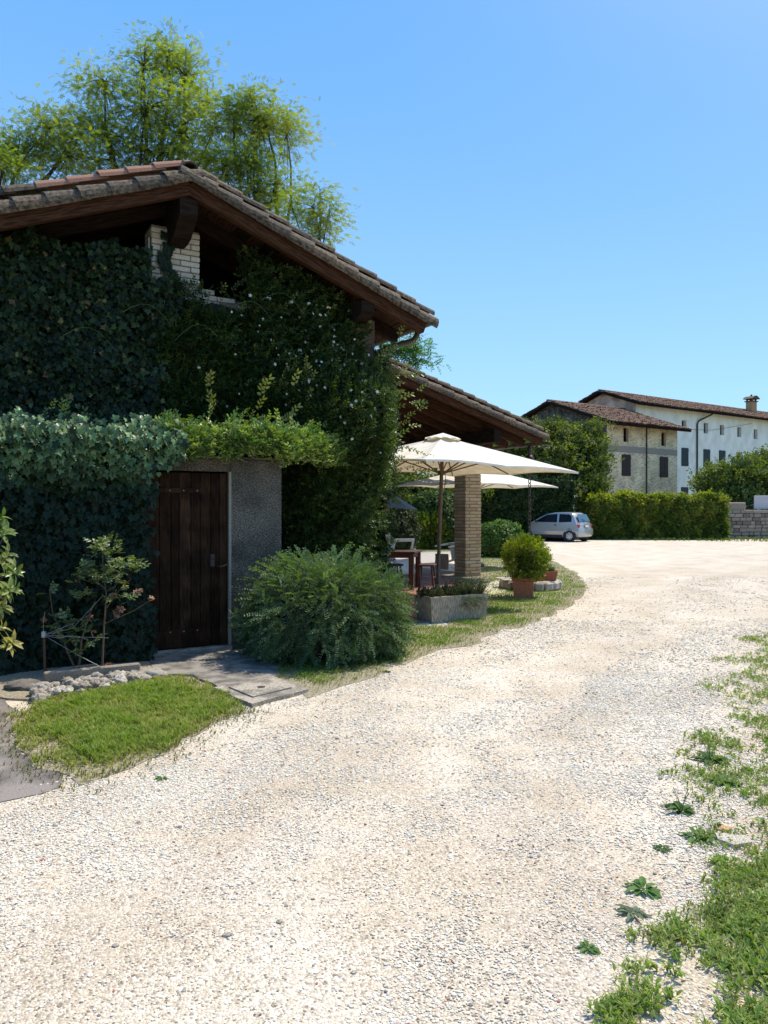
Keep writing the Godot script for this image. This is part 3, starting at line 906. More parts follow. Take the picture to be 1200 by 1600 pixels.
# ---- the portico -------------------------------------------------------------------------------------------------
func make_portico() -> void:
	var o := thing("portico", "open timber portico with clay tiles on square brick columns behind the barn", "portico", G(10.8, 0, -14.75), TURN)
	var pitch := atan(0.297)
	var rx := -6.3
	var deck := 5.46
	for sd in [1.0, -1.0]:
		var b := slope_basis(sd, pitch)
		var len := 7.86 if sd > 0 else 4.2
		tiled_slope(o, o, Vector3(rx, deck + 0.04, 1.35), sd, pitch, len, 1.37, -5.5, 2 if sd > 0 else 0)
		for k in 11:
			var z := 1.24 - k * 0.62
			var x := Transform3D(b, Vector3(rx, deck, z) + b * Vector3(len * 0.5, -0.085, 0))
			beam(o, "rafter", ["beam_wood_red", "beam_wood", "beam_wood_red"][k % 3], x, Vector3(len - 0.06, 0.17, 0.12))
		for k in int((len - 0.02) / 0.25):
			var x2 := Transform3D(b * Basis(Vector3.UP, PI / 2), Vector3(rx, deck, -2.08) + b * Vector3(0.125 + k * 0.25, 0.014 + rr(-0.003, 0.003), 0))
			beam(o, "roof_board", ["beam_wood", "beam_wood_red", "beam_wood_dark"][rng.randi() % 3], x2, Vector3(6.84, 0.026, 0.246), 0.003)
	for q in [[0.0, 3.24, 0.30], [-3.1, 4.16, 0.28]]:
		beam(o, "purlin", "beam_wood_dark", Transform3D(Basis(Vector3.UP, PI / 2), Vector3(q[0], q[1], -2.1)), Vector3(6.5, q[2], 0.22))
	brick_column(o, "column", Vector3(0, 0, 0), 0.46, 3.09, 0.0775, ["brick_a", "brick_b", "brick_c", "brick_b", "brick_d"])
	brick_column(o, "column", Vector3(0, 0, -4.4), 0.46, 3.09, 0.0775, ["brick_a", "brick_b", "brick_c", "brick_b"])
	var s := Shape.new()
	s.box(Vector3(-5.3, 2.2, -2.2), Vector3(0.3, 4.9, 6.4))
	part(o, "end_wall", s.mesh(), M.inside_wall)
	s = Shape.new()
	half_pipe(s, -5.4, 1.28, 1.30, 3.15, 0.075)
	part(o, "gutter", s.mesh(), M.gutter_metal)
	# rain chain hanging from the gutter's outlet
	var rc := thing("rain_chain", "dark rain chain hanging from the portico gutter past the parasol tips", "rain chain", G(12.1, 0, -14.05), TURN)
	s = Shape.new()
	s.lathe([Vector2(0.0, 2.84), Vector2(0.055, 2.84), Vector2(0.055, 3.10), Vector2(0.0, 3.10)], 12)
	part(rc, "outlet", s.mesh(), M.gutter_metal)
	s = Shape.new()
	s.lathe([Vector2(0.0, 2.70), Vector2(0.04, 2.70), Vector2(0.085, 2.72), Vector2(0.10, 2.80), Vector2(0.06, 2.87), Vector2(0.0, 2.88)], 14)
	part(rc, "cup", s.mesh(), M.iron)
	s = Shape.new()
	var ring := []
	for k in 13:
		var a := TAU * k / 12.0
		ring.append(Vector3(cos(a) * 0.032, sin(a) * 0.058, 0))
	s.tube(ring, [0.011], 5, false)
	var link := s.mesh()
	for k in 27:
		part(rc, "link", link, M.iron, Transform3D(Basis(Vector3.UP, (k % 2) * PI / 2 + rr(-0.2, 0.2)), Vector3(0, 2.64 - k * 0.097, 0)))

# ---- the houses beyond -------------------------------------------------------------------------------------------
func holed_wall(s: Shape, x0: float, x1: float, y0: float, y1: float, holes: Array, depth: float) -> void:   # holes: [x, y, w, h] by their centres; the face lies at z = 0
	var xs := [x0, x1]
	var ys := [y0, y1]
	for h in holes:
		xs.append_array([h[0] - h[2] * 0.5, h[0] + h[2] * 0.5])
		ys.append_array([h[1] - h[3] * 0.5, h[1] + h[3] * 0.5])
	xs.sort(); ys.sort()
	for i in xs.size() - 1:
		for j in ys.size() - 1:
			if xs[i + 1] - xs[i] < 0.001 or ys[j + 1] - ys[j] < 0.001: continue
			var cx: float = (xs[i] + xs[i + 1]) * 0.5
			var cy: float = (ys[j] + ys[j + 1]) * 0.5
			var inside := false
			for h in holes:
				if absf(cx - h[0]) < h[2] * 0.5 and absf(cy - h[1]) < h[3] * 0.5: inside = true
			if inside: continue
			var k := s.v.size()
			s.quad(Vector3(xs[i], ys[j], 0), Vector3(xs[i + 1], ys[j], 0), Vector3(xs[i + 1], ys[j + 1], 0), Vector3(xs[i], ys[j + 1], 0))
			for e in 4: s.t[k + e] = Vector2(s.v[k + e].x, -s.v[k + e].y) * 0.5
	for h in holes:
		var a: float = h[0] - h[2] * 0.5; var b: float = h[0] + h[2] * 0.5; var c: float = h[1] - h[3] * 0.5; var d: float = h[1] + h[3] * 0.5
		s.quad(Vector3(a, d, 0), Vector3(a, c, 0), Vector3(a, c, -depth), Vector3(a, d, -depth))
		s.quad(Vector3(b, c, 0), Vector3(b, d, 0), Vector3(b, d, -depth), Vector3(b, c, -depth))
		s.quad(Vector3(a, c, 0), Vector3(b, c, 0), Vector3(b, c, -depth), Vector3(a, c, -depth))
		s.quad(Vector3(b, d, 0), Vector3(a, d, 0), Vector3(a, d, -depth), Vector3(b, d, -depth))

func window_in(o: Node3D, h: Array, z: float, frame_key: String) -> void:
	var s := Shape.new()
	for sx in [-1.0, 1.0]:
		s.box(Vector3(h[0] + sx * (h[2] * 0.5 - 0.03), h[1], z), Vector3(0.06, h[3], 0.06))
	for sy in [-1.0, 1.0]:
		s.box(Vector3(h[0], h[1] + sy * (h[3] * 0.5 - 0.03), z), Vector3(h[2] - 0.13, 0.06, 0.055))
	s.box(Vector3(h[0], h[1], z), Vector3(0.05, h[3] - 0.13, 0.05))
	var w := part(o, "window", s.mesh(), M[frame_key])
	s = Shape.new()
	s.box(Vector3(h[0], h[1], z - 0.035), Vector3(h[2] - 0.02, h[3] - 0.02, 0.006))
	part(w, "pane", s.mesh(), M.car_glass)

func shutters(o: Node3D, h: Array, key: String, z := 0.03) -> void:
	for sx in [-1.0, 1.0]:
		var s := Shape.new()
		var w: float = h[2] * 0.5 - 0.01
		for k in 3:
			s.box(Vector3(h[0] + sx * (w * 0.5 + 0.005) + (k - 1) * w / 3.0, h[1] + 0.012 * (k % 2), z), Vector3(w / 3.0 - 0.012, h[3], 0.045), Basis(), 0.008)
		for y in [-0.36, 0.36]:
			s.box(Vector3(h[0] + sx * (w * 0.5 + 0.005), h[1] + y * h[3], z + 0.03), Vector3(w, 0.09, 0.02))
		part(o, "shutter", s.mesh(), M[key])

func far_roof(o: Node3D, called: String, ridge_z: float, ridge_y: float, x0: float, x1: float, slope: float, front: float, back: float, seed_tint: float) -> void:
	# ridge along local x; front and back slopes reach `front` and `back` metres out from the ridge
	var pitch := atan(slope)
	var s := Shape.new()
	var prof := [Vector2(0, ridge_y - 0.10), Vector2(front, ridge_y - 0.10 - slope * front), Vector2(front, ridge_y - 0.26 - slope * front), Vector2(0, ridge_y - 0.26), Vector2(-back, ridge_y - 0.26 - slope * back), Vector2(-back, ridge_y - 0.10 - slope * back)]
	s.extrude(prof, -x1, -x0, Transform3D(Basis(Vector3.UP, -PI / 2), Vector3(0, 0, ridge_z)))
	var r := part(o, called, s.mesh(), M.beam_wood_dark)
	var bag := Bag.new()
	var cover := coppo(true)
	for side in [1.0, -1.0]:
		var ln: float = (front if side > 0 else back) / cos(pitch)
		var ex := Vector3(0, -sin(pitch), side * cos(pitch))
		var ey := Vector3(0, cos(pitch), side * sin(pitch))
		var b := Basis(ex, ey, ex.cross(ey))
		for i in int((x1 - x0) / 0.24):
			for j in int(ln / 0.36):
				var p := Vector3(x0 + 0.12 + i * 0.24 + rr(-0.03, 0.03), ridge_y - 0.08, ridge_z) + ex * (ln - 0.42 - j * 0.36 + rr(-0.03, 0.03)) + ey * (rr(-0.02, 0.03) + 0.03 * sin(i * 0.13 + seed_tint))
				var g := rr(0.6, 1.7)
				bag.add((b * Basis(Vector3.UP, rr(-0.1, 0.1)) * Basis(Vector3(0, 0, 1), 0.05)).scaled(Vector3.ONE * 1.12), p, Color(g * 1.1, g * rr(0.72, 0.95), g * rr(0.65, 0.95)))
	for i in int((x1 - x0) / 0.4):
		bag.add(Basis.from_euler(Vector3(0, 0, 0)).scaled(Vector3(1, 1.3, 1.4)), Vector3(x0 + i * 0.4, ridge_y - 0.06, ridge_z), Color(1.2, 0.9, 0.8) * rr(0.7, 1.3))
	many(r, "roof_tiles", cover, M.tile_old_c, bag)

func make_houses() -> void:
	var T := deg_to_rad(35.0)
	# the old brick house
	var o := thing("brick_house", "old pale brick house with closed brown shutters and rough tiled roof", "house", Vector3(14.5, 0, -50), T)
	var attic := [[1.96, 6.52, 0.55, 0.95], [6.07, 6.45, 0.55, 0.95]]
	var mid := [[1.96, 4.50, 0.92, 1.42], [6.07, 4.50, 0.92, 1.42]]
	var low := [[2.6, 1.9, 0.9, 1.5]]
	var s := Shape.new()
	holed_wall(s, 0, 7.64, 0, 7.35, attic + mid + low, 0.3)
	part(o, "front_wall", s.mesh(), M.far_brick)
	s = Shape.new()
	s.extrude([Vector2(-0.02, 0), Vector2(-9.5, 0), Vector2(-9.5, 7.3), Vector2(-4.76, 9.0), Vector2(-0.02, 7.3)], -0.3, -0.001, Transform3D(Basis(Vector3.UP, -PI / 2), Vector3(0, 0, 0)))
	part(o, "left_gable", s.mesh(), M.far_stone)
	s = Shape.new()
	s.extrude([Vector2(-0.02, 0), Vector2(-9.5, 0), Vector2(-9.5, 7.3), Vector2(-4.76, 9.0), Vector2(-0.02, 7.3)], -7.639, -7.34, Transform3D(Basis(Vector3.UP, -PI / 2), Vector3(0, 0, 0)))
	part(o, "right_gable", s.mesh(), M.far_stone)
	s = Shape.new()
	s.box(Vector3(3.82, 3.6, -9.35), Vector3(7.0, 7.2, 0.28))
	s.box(Vector3(3.82, 3.6, -0.9), Vector3(7.0, 7.2, 0.1))
	part(o, "inner_wall", s.mesh(), M.dark_room)
	s = Shape.new()
	s.box(Vector3(3.82, 5.55, 0.012), Vector3(7.60, 0.42, 0.03))
	s.box(Vector3(3.9, 2.35, 0.012), Vector3(7.44, 0.55, 0.03))
	part(o, "plaster_band", s.mesh(), M.stone_grey)
	for h in attic: window_in(o, h, -0.22, "shutter_brown")
	for h in mid: shutters(o, h, "shutter_brown")
	window_in(o, low[0], -0.2, "shutter_brown")
	s = Shape.new()
	s.tube([Vector3(4.09, 7.2, 0.06), Vector3(4.09, 0.2, 0.06)], [0.05], 8)
	part(o, "downpipe", s.mesh(), M.gutter_metal)
	far_roof(o, "roof", -4.76, 9.22, -0.45, 8.05, 0.355, 5.6, 5.3, 0.0)
	# the long white house behind it
	o = thing("white_house", "long white plastered farmhouse with small attic windows and brick chimney", "house", Vector3(19.0, 0, -58), T)
	var hx := func(px: float) -> float: return ((px - 600.0) / 1200.0 * 58.0 - 19.0) / (0.81915 - 0.57358 * (px - 600.0) / 1200.0)
	var hy := func(px: float, py: float) -> float: return 1.6 + (795.0 - py) / 1200.0 * (58.0 + 0.57358 * hx.call(px))
	var top := []
	var sec := []
	for q in [[1068.5, 665.0], [1102.8, 669.0], [1128, 672], [1155, 675.2], [1180.5, 678.5], [1203, 682]]:
		top.append([hx.call(q[0]), hy.call(q[0], q[1]), 0.62, 0.86])
	for q in [[1069.8, 714.2], [1103.8, 716], [1128, 717.5], [1155, 719.5], [1181, 721.5], [1206, 724]]:
		sec.append([hx.call(q[0]), hy.call(q[0], q[1]), 0.92, 1.45])
	var third := [[hx.call(1069.5), hy.call(1069.5, 775), 0.95, 1.4]]
	s = Shape.new()
	holed_wall(s, 0, 27.0, 0, 9.62, top + sec + third, 0.32)
	part(o, "front_wall", s.mesh(), M.house_plaster)
	for x in [[-0.3, -0.001], [-26.99, -26.7]]:
		s = Shape.new()
		s.extrude([Vector2(-0.02, 0), Vector2(-6.2, 0), Vector2(-6.2, 9.6), Vector2(-3.08, 10.66), Vector2(-0.02, 9.58)], x[0], x[1], Transform3D(Basis(Vector3.UP, -PI / 2), Vector3(0, 0, 0)))
		part(o, "gable_wall", s.mesh(), M.house_plaster_pink)
	s = Shape.new()
	s.box(Vector3(13.5, 4.8, -6.05), Vector3(26.3, 9.5, 0.28))
	s.box(Vector3(13.5, 4.8, -1.0), Vector3(26.3, 9.5, 0.1))
	part(o, "inner_wall", s.mesh(), M.dark_room)
	for h in top: window_in(o, h, -0.26, "stone_grey")
	for k in sec.size():
		if k in [0, 1, 2]: shutters(o, sec[k], "shutter_green")
		else: window_in(o, sec[k], -0.22, "stone_grey")
	shutters(o, third[0], "shutter_green")
	s = Shape.new()
	var dx: float = hx.call(1088.0)
	s.tube([Vector3(dx + 1.6, 9.5, 0.5), Vector3(dx + 1.5, 9.35, 0.45), Vector3(dx + 0.15, 8.75, 0.12), Vector3(dx, 8.5, 0.08), Vector3(dx, 0.2, 0.08)], [0.065], 8)
	part(o, "downpipe", s.mesh(), M.gutter_metal)
	s = Shape.new()
	s.tube([Vector3(7.0, 8.0, 0.08), Vector3(10.0, 8.12, 0.05), Vector3(16.0, 9.05, 0.05)], [0.012], 4)
	part(o, "cable", s.mesh(), M.gutter_metal)
	far_roof(o, "roof", -3.08, 10.95, -0.5, 27.4, 0.36, 3.75, 3.6, 2.0)
	s = Shape.new()
	s.box(Vector3(19.9, 10.75, -2.2), Vector3(0.78, 1.5, 0.62))
	var ch := part(o, "chimney", s.mesh(), M.brick_c)
	s = Shape.new()
	s.box(Vector3(19.9, 11.53, -2.2), Vector3(0.98, 0.08, 0.82))
	for sx in [-1, 1]:
		for sz in [-1, 1]:
			s.box(Vector3(19.9 + sx * 0.3, 11.66, -2.2 + sz * 0.24), Vector3(0.14, 0.18, 0.12))
	s.extrude([Vector2(-0.66, 0), Vector2(0.66, 0), Vector2(0.28, 0.22), Vector2(0, 0.3), Vector2(-0.28, 0.22)], -0.5, 0.5, xf(19.9, 11.75, -2.2))
	s.box(Vector3(19.9, 12.1, -2.2), Vector3(0.12, 0.16, 0.12))
	part(ch, "chimney_cap", s.mesh(), M.tile_old_c)

func make_stone_wall() -> void:
	var a := ground(1136, 842)
	var o := thing("stone_wall", "low dry stone wall of brown blocks at the end of the hedge", "wall", a, deg_to_rad(8.0))
	var s := Shape.new()
	s.box(Vector3(3.9, 0.78, -0.25), Vector3(7.7, 1.5, 0.3))
	part(o, "core", s.mesh(), M.mortar_dark)
	var v := []
	for k in 5:
		s = Shape.new()
		s.box(Vector3.ZERO, Vector3(1, 1, 1), Basis(), 0.09)
		for i in s.v.size():
			var q := s.v[i]
			s.v[i] = q + 0.10 * Vector3(nz.get_noise_3d(q.x * 2 + k * 7, q.y * 2, q.z * 2), nz.get_noise_3d(q.x * 2, q.y * 2 + k * 5, 3.0), nz.get_noise_3d(1.0, q.y * 2, q.z * 2 + k * 3))
		v.append(s.mesh())
	var y := 0.0
	while y < 1.5:
		var h := rr(0.15, 0.22)
		var x := rr(-0.1, 0.0)
		while x < 7.7 and o.get_child_count() < 290:
			var w := rr(0.22, 0.52)
			part(o, "block", v[rng.randi() % 5], M[["stone_brown", "stone_grey", "stone_dark", "stone_brown"][rng.randi() % 4]], Transform3D(Basis().scaled(Vector3(w - 0.02, h - 0.015, 0.3)), Vector3(x + w * 0.5, y + h * 0.5, -0.1 + rr(-0.03, 0.03))))
			x += w
		y += h
	s = Shape.new()
	s.box(Vector3(0.5, 1.72, -0.25), Vector3(1.2, 0.45, 0.5), Basis(), 0.05)
	s.box(Vector3(-0.25, 0.75, -0.2), Vector3(0.5, 1.5, 0.5), Basis(), 0.05)
	part(o, "end_pier", s.mesh(), M.stone_brown)
	s = Shape.new()
	s.box(Vector3(0, 0.42, 0), Vector3(2.6, 0.72, 0.05), Basis(), 0.01)
	for k in [-1.0, 1.0]:
		s.box(Vector3(k * 1.1, 0.02, 0.05), Vector3(0.07, 0.12, 0.05))
	var bd := part(self, "grey_board", s.mesh(), M.grey_board, Transform3D(Basis(Vector3.UP, deg_to_rad(8.0)), a + Vector3(3.0, 1.53, -0.75)))
	tag(bd, "plain light grey board standing behind the stone wall", "board")
	s = Shape.new()
	s.box(Vector3(0, 0.75, 0), Vector3(3.6, 1.5, 0.2))
	part(self, "rear_wall", s.mesh(), M.stone_brown, Transform3D(Basis(Vector3.UP, deg_to_rad(8.0)), a + Vector3(3.0, 0, -0.85)))
	tag(get_node("rear_wall"), "plain low wall carrying the light grey board", "wall")

# ---- leaves ------------------------------------------------------------------------------------------------------
var L := {}

func make_leaves() -> void:
	var s := Shape.new()                                             # ivy: five lobes
	var out := [Vector2(0, 0), Vector2(0.30, -0.10), Vector2(0.46, 0.10), Vector2(0.34, 0.30), Vector2(0.56, 0.52), Vector2(0.24, 0.60), Vector2(0, 1.0), Vector2(-0.24, 0.60), Vector2(-0.56, 0.52), Vector2(-0.34, 0.30), Vector2(-0.46, 0.10), Vector2(-0.30, -0.10)]
	var mid := Vector3(0, 0.32, -0.05)
	for k in out.size():
		var a: Vector2 = out[k]; var b: Vector2 = out[(k + 1) % out.size()]
		s.tri(mid, Vector3(a.x, a.y, 0.10 * absf(a.x) - 0.22 * a.y * a.y), Vector3(b.x, b.y, 0.10 * absf(b.x) - 0.22 * b.y * b.y))
	L["ivy"] = s.mesh()
	for v in 2:                                                      # a short shoot of oval glossy leaves
		s = Shape.new()
		for k in 6:
			var y := 0.012 + k * 0.017
			var sd := 1.0 if k % 2 else -1.0
			var b := facing(Vector3(sd * rr(0.7, 1.1), rr(0.35, 0.8), rr(-0.2, 0.5)), Vector3(0, -0.2, 1) + rv(0.35))
			s.col = Color(1, 1, 1) * rr(0.8, 1.2) if k < 4 else Color(1.9, 1.75, 0.9)
			s.leaf(Transform3D(b, Vector3(0, y, 0)), rr(0.034, 0.052), rr(0.018, 0.026), 0.14, 0.15)
		s.col = Color(1.8, 1.7, 0.9)
		s.leaf(Transform3D(facing(Vector3(0.1, 1, 0.2), Vector3(0, 0, 1)), Vector3(0, 0.11, 0)), 0.036, 0.017)
		s.col = Color(0.7, 0.6, 0.45)
		s.tube([Vector3.ZERO, Vector3(0, 0.11, 0)], [0.0022, 0.0012], 3, false)
		L["shoot_%d" % v] = s.mesh()
	s = Shape.new()                                                  # a loose shoot with pairs of leaves, for tendrils
	for k in 9:
		for sd in [-1.0, 1.0]:
			s.leaf(Transform3D(facing(Vector3(sd, 0.5, rr(-0.2, 0.4)), Vector3(0, 0, 1) + rv(0.4)), Vector3(0, 0.04 + k * 0.05, 0)), rr(0.035, 0.05), 0.021)
	s.tube([Vector3.ZERO, Vector3(0, 0.5, 0)], [0.003, 0.0015], 4, false)
	L["long_shoot"] = s.mesh()
	for v in 3:                                                      # cotoneaster: an arching twig set with tiny leaves
		s = Shape.new()
		var arc := 0.10 + 0.10 * v
		for k in 10:
			var y := 0.02 + k * 0.024
			var z := -arc * y * y * 4.0
			for sd in [-1.0, 1.0]:
				s.col = Color(1, 1, 1) * rr(0.75, 1.25)
				s.leaf(Transform3D(facing(Vector3(sd * rr(0.7, 1.0), rr(0.2, 0.7), rr(-0.1, 0.5)), Vector3(0, -0.3, 1) + rv(0.3)), Vector3(0, y + rr(-0.006, 0.006), z)), rr(0.022, 0.034), rr(0.014, 0.020), 0.1, 0.05)
		s.col = Color(1.2, 0.8, 0.6)
		s.tube([Vector3.ZERO, Vector3(0, 0.13, -arc * 0.07), Vector3(0, 0.25, -arc * 0.25)], [0.0022, 0.0015, 0.001], 3, false)
		L["twig_%d" % v] = s.mesh()
	for v in 2:                                                      # robinia: a feathered leaf
		s = Shape.new()
		for k in 5:
			for sd in [-1.0, 1.0]:
				s.col = Color(1, 1, 1) * rr(0.85, 1.2)
				var b := facing(Vector3(sd, rr(0.25, 0.5), rr(-0.25, 0.1)), Vector3(0, 0, 1) + rv(0.3))
				var y := 0.03 + k * 0.032
				var l := rr(0.044, 0.060)
				var a := Vector3(0, y, -y * y * 0.9)
				s.quad(a, a + b * Vector3(0.016, l * 0.5, 0.002), a + b * Vector3(0, l, 0), a + b * Vector3(-0.016, l * 0.5, 0.002))
		s.quad(Vector3(0, 0.18, -0.03), Vector3(0.016, 0.205, -0.04), Vector3(0, 0.24, -0.055), Vector3(-0.016, 0.205, -0.04))
		L["feather_%d" % v] = s.mesh()
	for v in 2:                                                      # a clump of plain tree leaves
		s = Shape.new()
		for k in 7:
			var dir := Vector3(rr(-1, 1), rr(-0.2, 1), rr(-1, 1)).normalized()
			var b := facing(dir, Vector3.UP + rv(0.6))
			var a := dir * rr(0.02, 0.10)
			var l := rr(0.07, 0.11)
			s.col = Color(1, 1, 1) * rr(0.8, 1.2)
			s.quad(a, a + b * Vector3(0.034, l * 0.45, 0.01), a + b * Vector3(0, l, -0.01), a + b * Vector3(-0.034, l * 0.45, 0.01))
		L["clump_%d" % v] = s.mesh()
	for v in 3:                                                      # grass: a tuft of blades
		s = Shape.new()
		for k in 8:
			var a := rng.randf() * TAU
			var o := Vector3(rr(-0.03, 0.03), 0, rr(-0.03, 0.03))
			var lean := Vector3(cos(a), 0, sin(a)) * rr(0.25, 1.0)
			var h := rr(0.5, 1.0)
			var w := Vector3(-sin(a), 0, cos(a)) * rr(0.018, 0.034)
			var p1 := o + Vector3(0, h * 0.55, 0) + lean * 0.22 * h
			var p2 := o + Vector3(0, h * (0.95 - 0.2 * lean.length()), 0) + lean * 0.75 * h
			s.col = Color(1, 1, 1) * rr(0.8, 1.25)
			s.quad(o - w, o + w, p1 + w * 0.8, p1 - w * 0.8)
			s.tri(p1 - w * 0.8, p1 + w * 0.8, p2)
		L["tuft_%d" % v] = s.mesh()
	for v in 3:                                                      # plantain-like rosette of broad leaves, about 1 across
		s = Shape.new()
		for k in 13 + 2 * v:
			var a := k * 2.4 + rr(-0.3, 0.3)
			var up := rr(0.15, 0.75)
			var dir := Vector3(cos(a), up, sin(a))
			s.col = Color(1, 1, 1) * rr(0.8, 1.2)
			s.leaf(Transform3D(facing(dir, Vector3.UP), Vector3(cos(a), 0.1, sin(a)) * 0.05), rr(0.26, 0.52), rr(0.11, 0.19), 0.25, 0.35)
		L["rosette_%d" % v] = s.mesh()
	for v in 2:                                                      # clover-like ground weed: a spread of small upright leaves
		s = Shape.new()
		for k in 10:
			var a := rng.randf() * TAU
			var r := sqrt(rng.randf()) * 0.5
			var o := Vector3(cos(a) * r, 0, sin(a) * r)
			s.col = Color(1, 1, 1) * rr(0.75, 1.3)
			s.leaf(Transform3D(facing(Vector3(rr(-1, 1), rr(0.3, 1.3), rr(-1, 1)), Vector3.UP + rv(0.4)), o + Vector3(0, rr(0.05, 0.25), 0)), rr(0.30, 0.50), rr(0.13, 0.22), 0.2, 0.2)
		L["weed_%d" % v] = s.mesh()
	s = Shape.new()                                                  # laurel: a whorl of long leaves
	for k in 9:
		var a := k * 2.4
		var up := 0.1 + 0.1 * k
		s.col = Color(1, 1, 1) * rr(0.8, 1.15) if k != 3 else Color(2.2, 1.6, 0.7)
		s.leaf(Transform3D(facing(Vector3(cos(a), up, sin(a)), Vector3.UP), Vector3(0, 0.008 * k, 0)), rr(0.075, 0.105), rr(0.028, 0.036), 0.12, 0.2)
	L["whorl"] = s.mesh()
	s = Shape.new()                                                  # rose: five leaflets
	for k in 5:
		var y: float = [0.03, 0.03, 0.065, 0.065, 0.085][k]
		var sd: float = [-1.0, 1.0, -1.0, 1.0, 0.0][k]
		s.leaf(Transform3D(facing(Vector3(sd, 0.45 if sd != 0 else 1.0, 0.1), Vector3(0, 0, 1)), Vector3(0, y, 0)), 0.044, 0.030, 0.12, 0.2)
	s.tube([Vector3.ZERO, Vector3(0, 0.09, 0)], [0.002], 3, false)
	L["rose_leaf"] = s.mesh()
	s = Shape.new()                                                  # rosemary: an upright sprig of needles
	for k in 26:
		var a := k * 2.4
		var y := 0.02 + k * 0.010
		var dir := Vector3(cos(a), 0.9, sin(a)).normalized()
		var b := facing(dir, Vector3.UP)
		var o := Vector3(0, y, 0)
		s.quad(o - b.x * 0.002, o + b.x * 0.002, o + dir * 0.034 + b.x * 0.001, o + dir * 0.034 - b.x * 0.001)
	s.tube([Vector3.ZERO, Vector3(0, 0.28, 0)], [0.003, 0.001], 3, false)
	L["sprig"] = s.mesh()
	s = Shape.new()                                                  # a small five petalled flower
	for k in 5:
		var a := TAU * k / 5.0
		s.leaf(Transform3D(facing(Vector3(cos(a), sin(a), 0.25), Vector3(0, 0, 1)), Vector3.ZERO), 0.021, 0.015, 0.1, 0.1)
	L["flower"] = s.mesh()

func tint(base: Color, warm: Color, k: float) -> Color:
	var g := rr(0.72, 1.28)
	var c := base.lerp(warm, k)
	return Color(c.r * g, c.g * g, c.b * g)

# ---- climbers on the barn (in the barn's own axes: x along the gable, z out of it) -------------------------------
func bulge(x: float, y: float, sd: float) -> float:
	return 0.5 + 0.5 * nz.get_noise_3d(x * 1.1, y * 1.1, sd) + 0.22 * nz.get_noise_3d(x * 3.3, y * 3.3, sd + 9.0)

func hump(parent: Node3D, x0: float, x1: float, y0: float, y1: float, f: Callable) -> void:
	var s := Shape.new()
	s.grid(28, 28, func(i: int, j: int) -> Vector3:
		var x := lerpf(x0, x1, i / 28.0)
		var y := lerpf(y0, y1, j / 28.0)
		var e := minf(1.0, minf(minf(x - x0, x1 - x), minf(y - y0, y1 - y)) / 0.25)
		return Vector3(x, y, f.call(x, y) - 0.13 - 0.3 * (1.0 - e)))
	part(parent, "inner_growth", s.mesh(), M.undergrowth)

